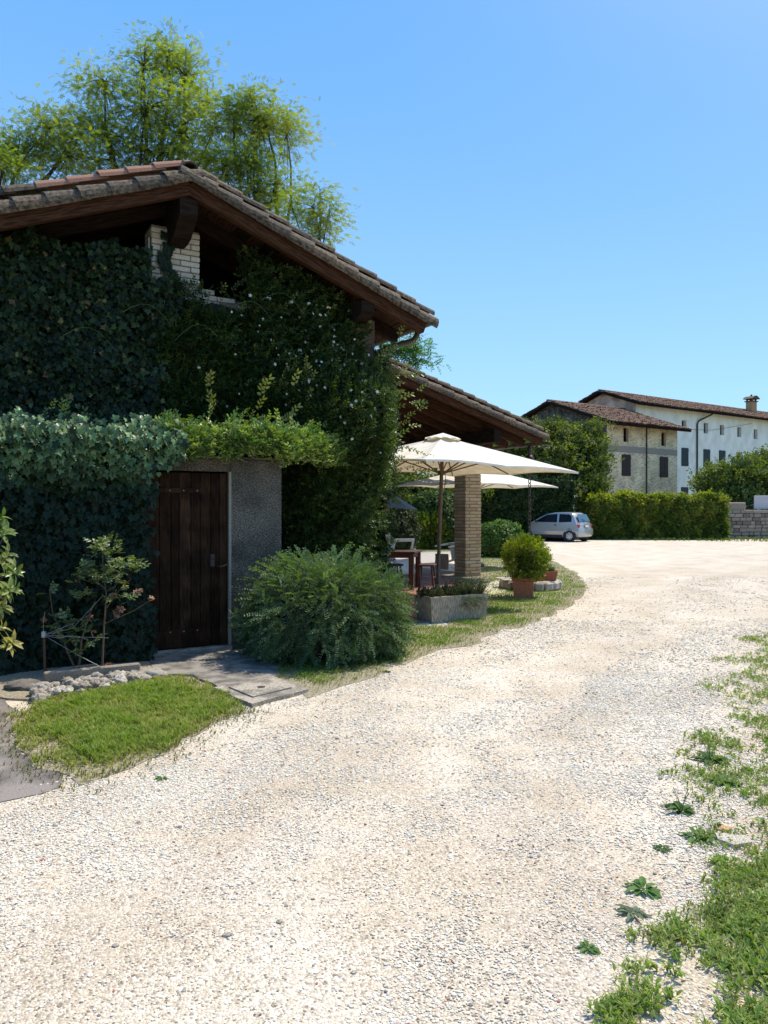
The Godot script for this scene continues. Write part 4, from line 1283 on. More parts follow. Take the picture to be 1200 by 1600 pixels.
func make_climbers() -> void:
	var org := G(2.6, 0, -9.8)
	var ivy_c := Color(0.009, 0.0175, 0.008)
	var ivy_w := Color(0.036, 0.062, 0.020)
	var o := thing("gable_ivy", "dark large leaved ivy covering the upper left of the barn gable", "ivy", org, TURN)
	var top := func(x: float) -> float: return minf(4.74 + 0.16 * nz.get_noise_1d(x * 2.4), roof_under(x) - 0.12) if x < -0.36 else 4.42 + 0.1 * nz.get_noise_1d(x * 4.0)
	var depth := func(x: float, y: float) -> float: return 0.10 + 0.34 * bulge(x, y, 1.0)
	hump(o, -3.3, 0.2, 2.0, 4.45, depth)
	var bag := Bag.new()
	for k in 19000:
		var x := rr(-3.4, 0.35)
		var y := rr(2.0, 4.95)
		if y > top.call(x) or x > -0.15 + 0.5 * nz.get_noise_2d(x, y * 1.2) + 0.25 * (rng.randf() - 0.5): continue
		var z: float = depth.call(x, y) - 0.20 * pow(rng.randf(), 2.0) + rr(0, 0.05)
		var sz := rr(0.034, 0.060) if rng.randf() < 0.45 else rr(0.055, 0.092)
		bag.add(facing(Vector3(rr(-1.0, 1.0), -0.8, rr(0.0, 0.8)), Vector3(rr(-0.9, 0.9), rr(-0.5, 0.7), 1)).scaled(Vector3.ONE * sz), Vector3(x, y, z), tint(ivy_c, ivy_w, pow(rng.randf(), 2.5)) if rng.randf() > 0.02 else tint(Color(0.10, 0.07, 0.03), Color(0.16, 0.15, 0.05), rng.randf()))
	for k in 260:                                                      # the strand that climbs the white pillar
		var t := rng.randf()
		bag.add(facing(Vector3(rr(-0.5, 0.5), -1, 0.2), Vector3(rr(-0.4, 0.4), 0.3, 1)).scaled(Vector3.ONE * rr(0.03, 0.07)), Vector3(-0.06 - 0.10 * t + 0.05 * sin(t * 9.0) + rr(-0.07, 0.07), 4.35 + t * 0.74, 0.03 + rr(0, 0.04)), tint(ivy_c, ivy_w, 0.2))
	many(o, "leaves", L["ivy"], M.ivy_leaf, bag)
	var s := Shape.new()
	for k in 9:
		var x := -3.0 + k * 0.33 + rr(-0.1, 0.1)
		s.tube([Vector3(x, 0.1, 0.03), Vector3(x + rr(-0.2, 0.2), 1.6, 0.05), Vector3(x + rr(-0.3, 0.3), 3.2, 0.06), Vector3(x + rr(-0.3, 0.3), 4.5, 0.05)], [0.03, 0.02, 0.012, 0.005], 5)
	part(o, "stems", s.mesh(), M.stem_brown)

	# ivy over the shed roof and down its front
	o = thing("shed_ivy", "ivy hanging over the shed roof left of the plank door, sunlit on top", "ivy", org, TURN)
	var d2 := func(x: float, y: float) -> float: return 1.46 + 0.30 * bulge(x, y, 2.0) + (0.12 * smoothstep(1.5, 2.3, y))
	hump(o, -4.2, -0.72, -0.05, 2.35, d2)
	s = Shape.new()
	s.grid(24, 12, func(i: int, j: int) -> Vector3:
		var x := lerpf(-4.2, -0.42, i / 24.0)
		var t := j / 12.0
		return Vector3(x, 2.12 + 0.24 * sin(PI * clampf(0.15 + 0.8 * t, 0, 1)) * (0.8 + 0.5 * nz.get_noise_1d(x * 3.0)), lerpf(1.62, 0.1, t)))
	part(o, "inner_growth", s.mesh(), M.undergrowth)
	bag = Bag.new()
	var bag2 := Bag.new()
	for k in 17000:
		var x := rr(-4.2, -0.36)
		var lower := -0.70 + 0.05 * nz.get_noise_1d(k * 0.37)
		var pos: Vector3
		var nrm: Vector3
		if k % 5 < 3:                                                  # the hanging face
			var y := rr(0.0, 2.42)
			var lim := lower if y < 1.95 else lerpf(lower, -0.34, clampf((y - 1.95) / 0.25, 0, 1))
			if x > lim + rr(-0.05, 0.06): continue
			pos = Vector3(x, y, d2.call(x, y) - 0.14 * pow(rng.randf(), 2.0))
			nrm = Vector3(rr(-0.8, 0.8), rr(-0.3, 0.9), 1)
		else:                                                          # the crest
			var t := rng.randf()
			var hgt := 2.22 + 0.32 * sin(PI * clampf(0.12 + 0.85 * t, 0, 1)) * (0.85 + 0.55 * nz.get_noise_1d(x * 3.0)) + rr(-0.10, 0.05)
			pos = Vector3(x, hgt, lerpf(1.80, 0.2, t))
			nrm = Vector3(rr(-0.6, 0.6), 1.0, rr(-0.1, 1.0))
			if rng.randf() < 0.06: pos.y += rr(0.03, 0.16)
		(bag if rng.randf() < 0.9 else bag2).add(facing(Vector3(rr(-0.7, 0.7), -0.9, rr(0.1, 0.9)), nrm).scaled(Vector3.ONE * rr(0.045, 0.092)), pos, tint(ivy_c * 1.2, ivy_w * 3.6 + Color(0.03, 0.03, 0.03), rng.randf() * smoothstep(1.7, 2.2, pos.y)))  # leaves tinted lighter with height, sunlight on the crest painted in
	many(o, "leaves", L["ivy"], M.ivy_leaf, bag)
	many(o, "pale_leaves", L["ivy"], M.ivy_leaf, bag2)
	bag = Bag.new()
	for k in 34:                                                       # young upright shoots
		bag.add(facing(Vector3(rr(-0.3, 0.3), 1, rr(-0.2, 0.4)), Vector3(0, 0, 1)).scaled(Vector3.ONE * rr(0.9, 1.5)), Vector3(rr(-3.6, -0.2), 2.55 + rr(-0.08, 0.05), rr(0.5, 1.6)), Color(0.12, 0.17, 0.06))
	many(o, "young_shoots", L["shoot_1"], M.glossy_leaf, bag)

	# star jasmine over the right half
	o = thing("star_jasmine", "star jasmine with small white flowers over the right side of the barn gable", "climber", org, TURN)
	var jc := Color(0.022, 0.052, 0.013)
	var jw := Color(0.20, 0.25, 0.07)
	var d3 := func(x: float, y: float) -> float:
		var low := (0.34 + 0.32 * smoothstep(1.6, 2.6, y)) * smoothstep(3.95, 2.9, y) * smoothstep(0.6, 1.9, x)
		return 0.12 + 0.30 * bulge(x, y, 3.0) + low
	hump(o, -0.6, 2.7, 0.0, 4.4, d3)
	s = Shape.new()
	s.grid(10, 24, func(i: int, j: int) -> Vector3: return Vector3(2.94 - 0.015 * i + 0.08 * nz.get_noise_2d(i * 0.5, j * 0.4), lerpf(0.0, 3.7, j / 24.0), 0.25 - 0.16 * i))
	part(o, "inner_growth", s.mesh(), M.undergrowth)
	var bags := [Bag.new(), Bag.new()]
	for k in 21000:
		var x := rr(-0.75, 3.25)
		var y := rr(0.0, 4.95)
		var lim: float = roof_under(x) - 0.22 if x > 0.75 else 4.42
		if x > 2.3: lim = minf(lim, 4.45)
		if x > 2.60 + 0.30 * smoothstep(4.0, 3.1, y) * smoothstep(1.2, 2.4, y) + rr(-0.05, 0.05): continue
		if y > lim or (x < 0.9 and y < 2.1): continue
		if x < -0.25 + 0.5 * nz.get_noise_2d(x, y * 1.2) + 0.25 * (rng.randf() - 0.5): continue
		if x > 0.3 and x < 0.8 and y > 4.1 and rng.randf() < 0.8: continue
		var edge := smoothstep(2.55, 3.0, x)
		var z: float = d3.call(x, y) * (1.0 - 0.75 * edge) - 0.15 * pow(rng.randf(), 2.0)
		var b := facing(Vector3(rr(-0.8, 0.8) + edge, rr(-0.5, 1.0), rr(0.3, 1.0)), Vector3(rr(-0.4, 0.4) + edge, 0.6, 0.8))
		bags[k % 2].add(b.scaled(Vector3.ONE * rr(0.75, 1.25)), Vector3(x, y, z), tint(jc, jw, clampf(0.75 * pow(rng.randf(), 4.0) + 0.7 * edge * rng.randf() + 0.5 * rng.randf() * smoothstep(1.2, 2.6, x) * smoothstep(3.9, 2.8, y), 0.0, 1.0)))  # tint brightens to the lower right corner, standing in for sunlit leaves
	for k in 4600:                                                     # round the corner, along the side wall
		var y := rr(0.0, 3.95)
		var z := rr(-1.6, 0.40)
		var x := 2.84 + 0.10 * smoothstep(3.8, 3.0, y) * smoothstep(0.9, 2.2, y) + 0.16 * bulge(z, y, 6.0) + rr(-0.12, 0.04)
		bags[k % 2].add(facing(Vector3(rr(0.2, 1.0), rr(-0.5, 1.0), rr(-0.8, 0.8)), Vector3(1, 0.5, rr(-0.4, 0.4))).scaled(Vector3.ONE * rr(0.75, 1.25)), Vector3(x, y, z), tint(jc, jw, pow(rng.randf(), 2.0)))
	for k in 8000:                                                     # the crest along the shed roof, sunlight put into its paler leaf tint
		var x := rr(-0.55, 1.95)
		var t := rng.randf()
		var front := 1.58 if x < 0.9 else lerpf(1.5, 0.80, (x - 0.9) / 1.05)
		var y := 2.13 + 0.33 * sqrt(sin(PI * clampf(0.04 + 0.9 * t, 0, 1))) * (0.85 + 0.5 * nz.get_noise_1d(x * 3.0 + 5.0)) + rr(-0.13, 0.06)
		if rng.randf() < 0.05: y += rr(0.05, 0.2)
		var z := lerpf(front + 0.05 * nz.get_noise_1d(x * 7.0), 0.2, t * t)
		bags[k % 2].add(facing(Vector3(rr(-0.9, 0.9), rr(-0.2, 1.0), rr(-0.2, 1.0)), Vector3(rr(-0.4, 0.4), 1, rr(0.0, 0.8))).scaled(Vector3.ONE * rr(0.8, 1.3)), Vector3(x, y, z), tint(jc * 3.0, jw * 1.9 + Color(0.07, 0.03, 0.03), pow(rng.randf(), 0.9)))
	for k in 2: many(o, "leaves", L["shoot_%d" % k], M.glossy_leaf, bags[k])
	s = Shape.new()
	s.grid(16, 8, func(i: int, j: int) -> Vector3:
		var x := lerpf(-0.4, 1.7, i / 16.0)
		var front := 1.46 if x < 0.9 else lerpf(1.4, 0.7, (x - 0.9) / 0.85)
		var t := j / 8.0
		return Vector3(x, 2.12 + 0.20 * sin(PI * clampf(0.1 + 0.85 * t, 0, 1)), lerpf(front, 0.15, t)))
	part(o, "inner_growth", s.mesh(), M.undergrowth)
	bag = Bag.new()
	for q in [[2.95, 3.1, 0.3, 1.0, 0.5], [3.0, 2.9, 0.2, 1.0, 0.1], [3.0, 2.7, 0.35, 0.9, 0.9], [2.95, 3.3, 0.2, 0.8, 1.2], [3.05, 2.5, 0.3, 1.0, -0.2], [2.95, 2.2, 0.4, 1, 0.3], [2.75, 3.6, 0.3, 0.7, 0.9], [3.0, 1.9, 0.3, 1, 0.4], [2.95, 3.4, 0.1, 1.0, 0.3], [0.2, 2.6, 1.0, -0.3, 1], [0.7, 2.62, 0.9, 0.2, 1], [1.1, 2.6, 0.8, 0.3, 1], [1.5, 2.7, 0.6, 0.1, 1], [1.2, 3.0, 0.4, 0.2, 1], [1.6, 3.1, 0.5, -0.2, 1]]:
		for r in 5:
			bag.add(facing(Vector3(q[3] + rr(-0.3, 0.3), q[4] + rr(-0.3, 0.3), 0.4 + rr(-0.3, 0.3)), Vector3(0, 0.5, 1) + rv(0.3)).scaled(Vector3.ONE * rr(1.0, 1.7)), Vector3(q[0], q[1] + rr(-0.15, 0.15), q[2]) + Vector3(q[3], q[4], 0.3) * 0.12 * (r - 0.5), tint(jw * 0.9, Color(0.24, 0.22, 0.05), rng.randf()))
	many(o, "young_shoots", L["shoot_1"], M.glossy_leaf, bag)
	s = Shape.new()                                                    # bare tendrils arching out of the mass
	for q in [[-0.75, 3.9, 0.5, 1], [0.4, 3.75, 0.45, -1], [1.0, 4.3, 0.4, 1], [2.0, 3.5, 0.6, 1], [-1.4, 3.55, 0.5, 1], [0.6, 4.15, 0.35, 1]]:
		var pts := []
		for k in 7:
			var t := k / 6.0
			pts.append(Vector3(q[0] + q[3] * t * 0.55, q[1] + 0.16 * sin(t * PI) - 0.12 * t, q[2] + 0.1 * sin(t * 2.5)))
		s.tube(pts, [0.004, 0.003, 0.002], 4, false)
	part(o, "tendrils", s.mesh(), M.stem_green)
	bag = Bag.new()
	for k in 120:
		var x := clampf(1.75 + rng.randfn() * 0.62, 0.2, 2.85)
		var y := clampf(3.45 + rng.randfn() * 0.62, 2.2, minf(roof_under(x) - 0.3, 4.35))
		bag.add(facing(Vector3(rr(-1, 1), rr(-1, 1), 0.2), Vector3(rr(-0.5, 0.8), 0.3, 1)).scaled(Vector3.ONE * rr(0.6, 1.3)), Vector3(x, y, d3.call(x, y) * (1.0 - 0.75 * smoothstep(2.55, 3.0, x)) + 0.05), Color(0.74, 0.74, 0.66))
	many(o, "flowers", L["flower"], M.petal, bag)

# ---- grass and weeds ---------------------------------------------------------------------------------------------
func sow(o_name: String, label: String, poly: Array, count: int, h0: float, h1: float, green: Color, dry: Color, patchy: float, edge: float) -> void:
	var pk := PackedVector2Array(poly)
	var lo := pk[0]
	var hi := pk[0]
	for q in pk:
		lo = Vector2(minf(lo.x, q.x), minf(lo.y, q.y))
		hi = Vector2(maxf(hi.x, q.x), maxf(hi.y, q.y))
	var bags := [Bag.new(), Bag.new(), Bag.new()]
	for k in count:
		var q := Vector2(rr(lo.x, hi.x), rr(lo.y, hi.y))
		if not Geometry2D.is_point_in_polygon(q, pk): continue
		if q.y < -10.0 and rng.randf() > 100.0 / (q.y * q.y): continue
		var w := 0.5 + 0.5 * nz.get_noise_2d(q.x * 1.3, q.y * 1.3) + 0.3 * nz.get_noise_2d(q.x * 4.0, q.y * 4.0)
		if rng.randf() > clampf(1.0 - patchy + patchy * w * 2.0, 0.05, 1.0): continue
		var near := 1.0
		if edge > 0.0:
			near = 0.0
			for e in [Vector2(edge, 0), Vector2(-edge, 0), Vector2(0, edge), Vector2(0, -edge)]:
				if Geometry2D.is_point_in_polygon(q + e, pk): near += 0.25
			if near < 1.0 and rng.randf() > near: continue
		var h := rr(h0, h1) * (0.55 + 0.75 * w) * (0.45 + 0.55 * near)
		var b := Basis(Vector3.UP, rng.randf() * TAU).scaled(Vector3(h * 1.2, h, h * 1.2))
		bags[k % 3].add(b, Vector3(q.x, 0.012, q.y), tint(green, dry, clampf(1.16 - w - 0.4 * near + rr(-0.3, 0.3), 0.0, 1.0)))
	var o := Node3D.new()
	o.name = o_name
	add_child(o)
	o.set_meta("kind", "stuff")
	tag(o, label, "grass")
	for k in 3: many(o, "blades", L["tuft_%d" % k], M.grass_blade, bags[k])

func make_grass() -> void:
	sow("grass_patch", "bright green grass patch between the shed and the gravel on the left", patch_poly, 26000, 0.03, 0.11, Color(0.215, 0.320, 0.052), Color(0.50, 0.45, 0.18), 0.8, 0.30)
	sow("lawn_grass", "thin sunlit grass along the lane edge and round the pots", lawn_poly, 420000, 0.028, 0.06, Color(0.190, 0.310, 0.050), Color(0.43, 0.39, 0.17), 0.6, 0.22)
	# tall grass at the hedge foot
	sow("hedge_foot_grass", "strip of grass at the foot of the far hedge and wall", on_ground([Vector2(925, 844), Vector2(1330, 849), Vector2(1330, 840), Vector2(925, 838)]), 60000, 0.10, 0.25, Color(0.12, 0.18, 0.04), Color(0.17, 0.15, 0.06), 0.3, 0.0)
	# the weedy verge on the right
	var bags := [Bag.new(), Bag.new(), Bag.new(), Bag.new(), Bag.new()]
	for k in 80000:
		var d := 2.0 + 8.0 * pow(rng.randf(), 1.1)
		var x := rr(0.2, 0.62 * d + 0.6)
		var w := weed_share(x, -d)
		if w <= 0.0: continue
		var n := nz.get_noise_2d(x * 1.6 + 20.0, d * 1.6) + 0.5 * nz.get_noise_2d(x * 5.0, d * 5.0)
		var lush := clampf(0.44 * smoothstep(3.5, 2.5, d + 0.5 * nz.get_noise_1d(x * 3.0)) * smoothstep(0.10, 0.32, w), 0.0, 0.85)
		if rng.randf() > clampf(sqrt(w) * (0.46 + 1.05 * n) + lush * (0.22 + 2.5 * n), 0.0, 1.0): continue
		var q := Vector3(x, 0.004, -d)
		var turn := Basis(Vector3.UP, rng.randf() * TAU)
		if rng.randf() < 0.64:
			var h := rr(0.018, 0.050) * (1.0 + 0.9 * lush)
			bags[k % 3].add(turn.scaled(Vector3(h * 1.5, h, h * 1.5)), q, tint(Color(0.215, 0.325, 0.06), Color(0.42, 0.38, 0.17), rng.randf() * (0.9 - 0.6 * lush)))
		else:
			var h := rr(0.035, 0.075) * (0.8 + 0.6 * lush)
			bags[3 + k % 2].add(turn.scaled(Vector3(h * 1.1, h, h * 1.1)), q, tint(Color(0.20, 0.295, 0.055), Color(0.37, 0.42, 0.12), rng.randf()))
	var o := Node3D.new()
	o.name = "verge_weeds"
	add_child(o)
	o.set_meta("kind", "stuff")
	tag(o, "low weeds and grass creeping over the gravel on the right", "weeds")
	for k in 3: many(o, "blades", L["tuft_%d" % k], M.grass_blade, bags[k])
	for k in 2: many(o, "weed_leaves", L["weed_%d" % k], M.soft_leaf, bags[3 + k])
	# stray tufts out on the gravel near the grass edges
	bags = [Bag.new(), Bag.new()]
	for src in [patch_poly, lawn_poly]:
		for k in 2200:
			var a: Vector2 = src[rng.randi() % src.size()]
			if a.y < -16.0: continue
			var q := a + Vector2(rng.randfn() * 0.12, rng.randfn() * 0.12)
			var h := rr(0.012, 0.035)
			bags[k % 2].add(Basis(Vector3.UP, rng.randf() * TAU).scaled(Vector3(h * 1.7, h, h * 1.7)), Vector3(q.x, 0.006, q.y), tint(Color(0.125, 0.19, 0.04), Color(0.25, 0.22, 0.09), rng.randf()))
	for k in 2: tag(many(self, "stray_grass", L["tuft_%d" % k], M.grass_blade, bags[k]), ["short stray tufts growing out of the gravel edge", "sparse dry blades along the edges of the lawn"][k], "grass")
	# single weeds one can point to
	var spots := [[1006, 1392, 0.20, "dark green leafy weed alone on bare gravel in the right foreground"], [1090, 1312, 0.19, "broad leaved weed just left of the flat pale stone"], [1066, 1268, 0.22, "tall seeded weed above the broad leaved one near the pale stone"],
		[1035, 1328, 0.11, "small weed tuft left of the broad leaved weed"], [990, 1430, 0.15, "pale grey green rosette below the lone dark weed"], [1118, 1435, 0.13, "upright weed in the gravel above the bottom right weed carpet"],
		[920, 1485, 0.11, "faint feathery weed on the gravel left of the weed carpet"], [1110, 1190, 0.26, "spreading weed on the gravel halfway up the right verge"], [605, 1051, 0.13, "little weed at the gravel edge below the cotoneaster"], [600, 1190, 0.0, ""], [252, 1218, 0.10, "small dark weed at the lower tip of the grass patch"], [1130, 1225, 0.22, "weed rosette at the right edge above the pale stone"]]
	for k in spots.size():
		var q: Array = spots[k]
		if q[2] <= 0.0: continue
		var w := thing("weed", q[3], "weed", ground(q[0], q[1]), k * 1.1, "single weeds on the gravel")
		var s := Shape.new()
		s.tube([Vector3(0, -0.02, 0), Vector3(0, 0.05 * q[2], 0)], [0.02 * q[2] + 0.003], 5)
		part(w, "root", s.mesh(), M.stem_green)
		var g := rr(0.75, 1.05)
		var base := Color(0.115, 0.205, 0.055) * g if k != 4 else Color(0.17, 0.21, 0.13)
		var mi := part(w, "leaves", tinted(L["rosette_%d" % (k % 3)], base), M.soft_leaf, Transform3D(Basis().scaled(Vector3.ONE * q[2])))
		if k == 2 or k == 7 or k == 5:
			s = Shape.new()
			for e in 4:
				var a := e * 1.7
				s.tube([Vector3.ZERO, Vector3(cos(a) * 0.02, q[2] * 0.28, sin(a) * 0.02), Vector3(cos(a) * 0.05, q[2] * 0.5, sin(a) * 0.05)], [0.0025, 0.0015, 0.003], 4)
			part(w, "seed_stalk", s.mesh(), M.stem_green)
	var st := Shape.new()
	var pk := rag(on_ground([Vector2(1118, 1308), Vector2(1170, 1315), Vector2(1176, 1324), Vector2(1148, 1328), Vector2(1122, 1318)]), 0.01, 0.04)
	st.poly(pk, -0.01, 0.022)
	tag(part(self, "flat_stone", st.mesh(), M.stone_pale), "flat pale slab of stone among the weeds at the right edge", "stone")
	tag(part(self, "red_brick_bit", pebble_mesh(44), M.brick_c, Transform3D(Basis(Vector3.UP, 0.6).scaled(Vector3(0.10, 0.07, 0.08)), ground(1130, 1297))), "broken reddish brick bit beside the flat pale stone", "brick")

func tinted(m: ArrayMesh, c: Color) -> ArrayMesh:
	var a := m.surface_get_arrays(0)
	var k: PackedColorArray = a[Mesh.ARRAY_COLOR]
	for i in k.size(): k[i] = Color(k[i].r * c.r, k[i].g * c.g, k[i].b * c.b)
	a[Mesh.ARRAY_COLOR] = k
	var out := ArrayMesh.new()
	out.add_surface_from_arrays(Mesh.PRIMITIVE_TRIANGLES, a)
	return out

# ---- shrubs and trees --------------------------------------------------------------------------------------------
func limb(s: Shape, a: Vector3, b: Vector3, r0: float, r1: float, sag := 0.0, sides := 6) -> void:
	var pts := []
	var side := rv(0.09 * a.distance_to(b))
	for k in 5:
		var t := k / 4.0
		pts.append(a.lerp(b, t) + side * sin(t * PI) + Vector3(0, sag * sin(t * PI), 0))
	s.tube(pts, [r0, lerpf(r0, r1, 0.3), lerpf(r0, r1, 0.55), lerpf(r0, r1, 0.8), r1], sides)

func tree(called: String, label: String, cat: String, base: Vector3, trunk_r: float, lobes: Array, leaf_key: String, leaf_mat: String, scale: Vector2, green: Color, warm: Color, clumps: int, per: int, spread: float, group := "") -> Node3D:
	# lobes: [centre, radii, share]; a lobe is filled with clumps, a clump with leaves; each clump has its twig
	var o := thing(called, label, cat, base, 0.0, group)
	var s := Shape.new()
	var mean := Vector3.ZERO
	for l in lobes: mean += (l[0] as Vector3) - base
	mean /= lobes.size()
	var fork := Vector3(mean.x * 0.35, maxf(mean.y * (0.74 if leaf_key == "feather" else 0.45), 0.2), mean.z * 0.35)
	limb(s, Vector3(0, -0.15, 0), fork, trunk_r, trunk_r * 0.72, 0.0, 9)
	var flat := 0.42 if leaf_key == "feather" else 0.65
	var bags := [Bag.new(), Bag.new()]
	var total := 0.0
	for l in lobes: total += l[2]
	for l in lobes:
		var c: Vector3 = (l[0] as Vector3) - base
		var r: Vector3 = l[1]
		limb(s, fork, c, trunk_r * 0.34, trunk_r * 0.09, 0.1)
		var m := int(clumps * l[2] / total)
		for k in m:
			var dir := Vector3(rng.randfn(), rng.randfn(), rng.randfn()).normalized()
			var q := c + dir * r * pow(rng.randf(), 0.42) * 0.92
			if k % 5 == 0: q = fork.lerp(c, rr(0.30, 1.0)) + dir * r * 0.5
			if k % 3 != 0: limb(s, c + (q - c) * 0.05, q, trunk_r * 0.07, trunk_r * 0.02, 0.05, 4)
			var tone := nz.get_noise_3d(q.x * 0.9, q.y * 0.9, q.z * 0.9)
			var cl := green.lerp(warm, clampf(0.4 + 0.8 * tone, 0.0, 1.0))
			for e in per:
				var p := q + Vector3(rng.randfn() * 1.15, rng.randfn() * flat, rng.randfn() * 1.15) * spread
				var out_dir := (p - q).normalized() * 0.7 + dir * 0.4 + rv(1.0)
				var b := facing(out_dir * Vector3(1, 0.75 * flat + 0.2, 1), Vector3.UP + rv(0.7)).scaled(Vector3.ONE * rr(scale.x, scale.y))
				var g := rr(0.75, 1.3)
				bags[e % 2].add(b, p, Color(cl.r * g, cl.g * g, cl.b * g))
	part(o, "trunk", s.mesh(), M.bark)
	var cr := many(o, "crown", L[leaf_key + "_0"], M[leaf_mat], bags[0])
	if bags[1].b.size(): many(o, "crown", L[leaf_key + "_1"], M[leaf_mat], bags[1])
	return o

func make_trees() -> void:
	var g := Color(0.20, 0.275, 0.065)
	var w := Color(0.44, 0.46, 0.12)
	var R := func(px: float, py: float, d: float, rx: float, ry: float) -> Array: return [at(px, py, d), Vector3(rx, ry, rx * 0.8) / 1200.0 * d, rx * ry]
	tree("robinia_tree", "tall feathery robinia rising behind the middle of the barn roof", "tree", Vector3(-6.2, 0, -19.0), 0.20,
		[R.call(335, 200, 19, 34, 34), R.call(325, 160, 19.5, 30, 30), R.call(240, 240, 19, 90, 30), R.call(330, 250, 19, 40, 30), R.call(150, 250, 19, 60, 28), R.call(225, 105, 19.5, 50, 45), R.call(165, 130, 19.0, 50, 40), R.call(290, 120, 20.0, 50, 55), R.call(230, 170, 19.0, 85, 45), R.call(290, 210, 19.5, 60, 40), R.call(170, 215, 19, 60, 35), R.call(265, 85, 20, 36, 36)],
		"feather", "tree_leaf", Vector2(0.48, 0.85), g, w, 560, 22, 0.24, "robinias behind the barn")
	tree("robinia_tree", "round robinia crown rising right of the barn ridge tiles", "tree", Vector3(-2.6, 0, -20.0), 0.16,
		[R.call(350, 265, 18.5, 50, 30), R.call(400, 300, 18.5, 46, 26), R.call(405, 190, 19.0, 58, 58), R.call(448, 205, 19.5, 32, 40), R.call(385, 255, 18.5, 52, 38), R.call(430, 292, 18.5, 34, 28), R.call(365, 180, 19, 30, 30), R.call(395, 155, 19, 34, 24)],
		"feather", "tree_leaf", Vector2(0.48, 0.85), g, w * 0.9, 350, 21, 0.22, "robinias behind the barn")
	tree("robinia_tree", "slender robinia top showing just above the right barn eave", "tree", Vector3(-1.5, 0, -18.5), 0.10,
		[R.call(500, 360, 17.5, 34, 22), R.call(490, 325, 17.5, 38, 32), R.call(515, 330, 17.5, 20, 34), R.call(500, 298, 17.5, 16, 18), R.call(455, 318, 17.5, 22, 22)],
		"feather", "tree_leaf", Vector2(0.48, 0.85), g, w, 90, 19, 0.18, "robinias behind the barn")
	tree("robinia_tree", "robinia crown at the left edge above the barn tiles", "tree", Vector3(-9.6, 0, -18.0), 0.16,
		[R.call(30, 240, 18, 55, 30), R.call(75, 205, 18, 42, 38), R.call(110, 240, 18, 42, 30), R.call(5, 262, 17, 40, 25), R.call(130, 190, 18.5, 30, 26), R.call(-60, 230, 18, 60, 50)],
		"feather", "tree_leaf", Vector2(0.48, 0.85), g, w, 350, 22, 0.26, "robinias behind the barn")
	tree("robinia_tree", "low robinia branch peeping out between barn gutter and portico roof", "tree", Vector3(-0.2, 0, -22.5), 0.08,
		[R.call(640, 540, 21.0, 28, 16), R.call(660, 562, 21.0, 22, 12), R.call(618, 552, 21, 25, 20)],
		"feather", "tree_leaf", Vector2(1.0, 1.4), Color(0.07, 0.19, 0.04), Color(0.13, 0.25, 0.05), 46, 13, 0.15, "robinias behind the barn")
	# the maple in front of the brick house
	var mg := Color(0.062, 0.102, 0.026)
	var mw := Color(0.235, 0.260, 0.075)
	tree("maple_tree", "bushy green maple hiding the left gable of the brick house", "tree", Vector3(10.8, 0, -43.5), 0.28,
		[R.call(872, 690, 43, 36, 30), R.call(922, 680, 44, 22, 24), R.call(850, 728, 42, 48, 40), R.call(905, 738, 42.5, 40, 42), R.call(875, 778, 42, 58, 36), R.call(840, 672, 43, 22, 18), R.call(922, 708, 43, 24, 26), R.call(812, 712, 42, 34, 36), R.call(920, 770, 42, 30, 34)],
		"clump", "tree_leaf", Vector2(1.3, 2.1), mg, mw, 720, 15, 0.30)
	tree("background_tree", "leafy tree seen between the portico eave and the white parasol", "tree", Vector3(6.2, 0, -47.0), 0.25,
		[R.call(765, 720, 47, 50, 45), R.call(800, 678, 48, 26, 24), R.call(735, 745, 46, 50, 50), R.call(785, 770, 45, 60, 40)],
		"clump", "tree_leaf", Vector2(1.5, 2.2), mg, mw * 0.9, 380, 14, 0.36)
	tree("background_tree", "mid green tree glimpsed beneath the rear parasol beside the pole", "tree", Vector3(2.9, 0, -37.0), 0.2,
		[R.call(680, 790, 36, 45, 30), R.call(650, 775, 37, 40, 40), R.call(710, 760, 37, 45, 40), R.call(620, 760, 38, 50, 60)],
		"clump", "tree_leaf", Vector2(1.2, 1.9), mg, mw, 330, 14, 0.28)
	tree("garden_tree", "pale green garden tree in front of the white house windows", "tree", Vector3(23.4, 0, -50.0), 0.22,
		[R.call(1120, 750, 50, 34, 28), R.call(1160, 742, 50, 44, 30), R.call(1195, 735, 51, 40, 34), R.call(1140, 772, 49.5, 42, 20), R.call(1185, 772, 50, 44, 26), R.call(1230, 750, 50, 46, 40)],
		"clump", "tree_leaf", Vector2(1.3, 2.0), Color(0.085, 0.140, 0.045), Color(0.26, 0.29, 0.085), 520, 15, 0.30)
	tree("dark_shrub", "dark evergreen shrub under the garden tree behind the stone wall", "shrub", Vector3(22.0, 0, -46.0), 0.1,
		[R.call(1150, 806, 46, 40, 18), R.call(1195, 800, 46, 45, 20), R.call(1240, 800, 46, 45, 22)],
		"clump", "ivy_leaf", Vector2(1.0, 1.6), Color(0.014, 0.028, 0.014), Color(0.03, 0.05, 0.02), 170, 14, 0.26)

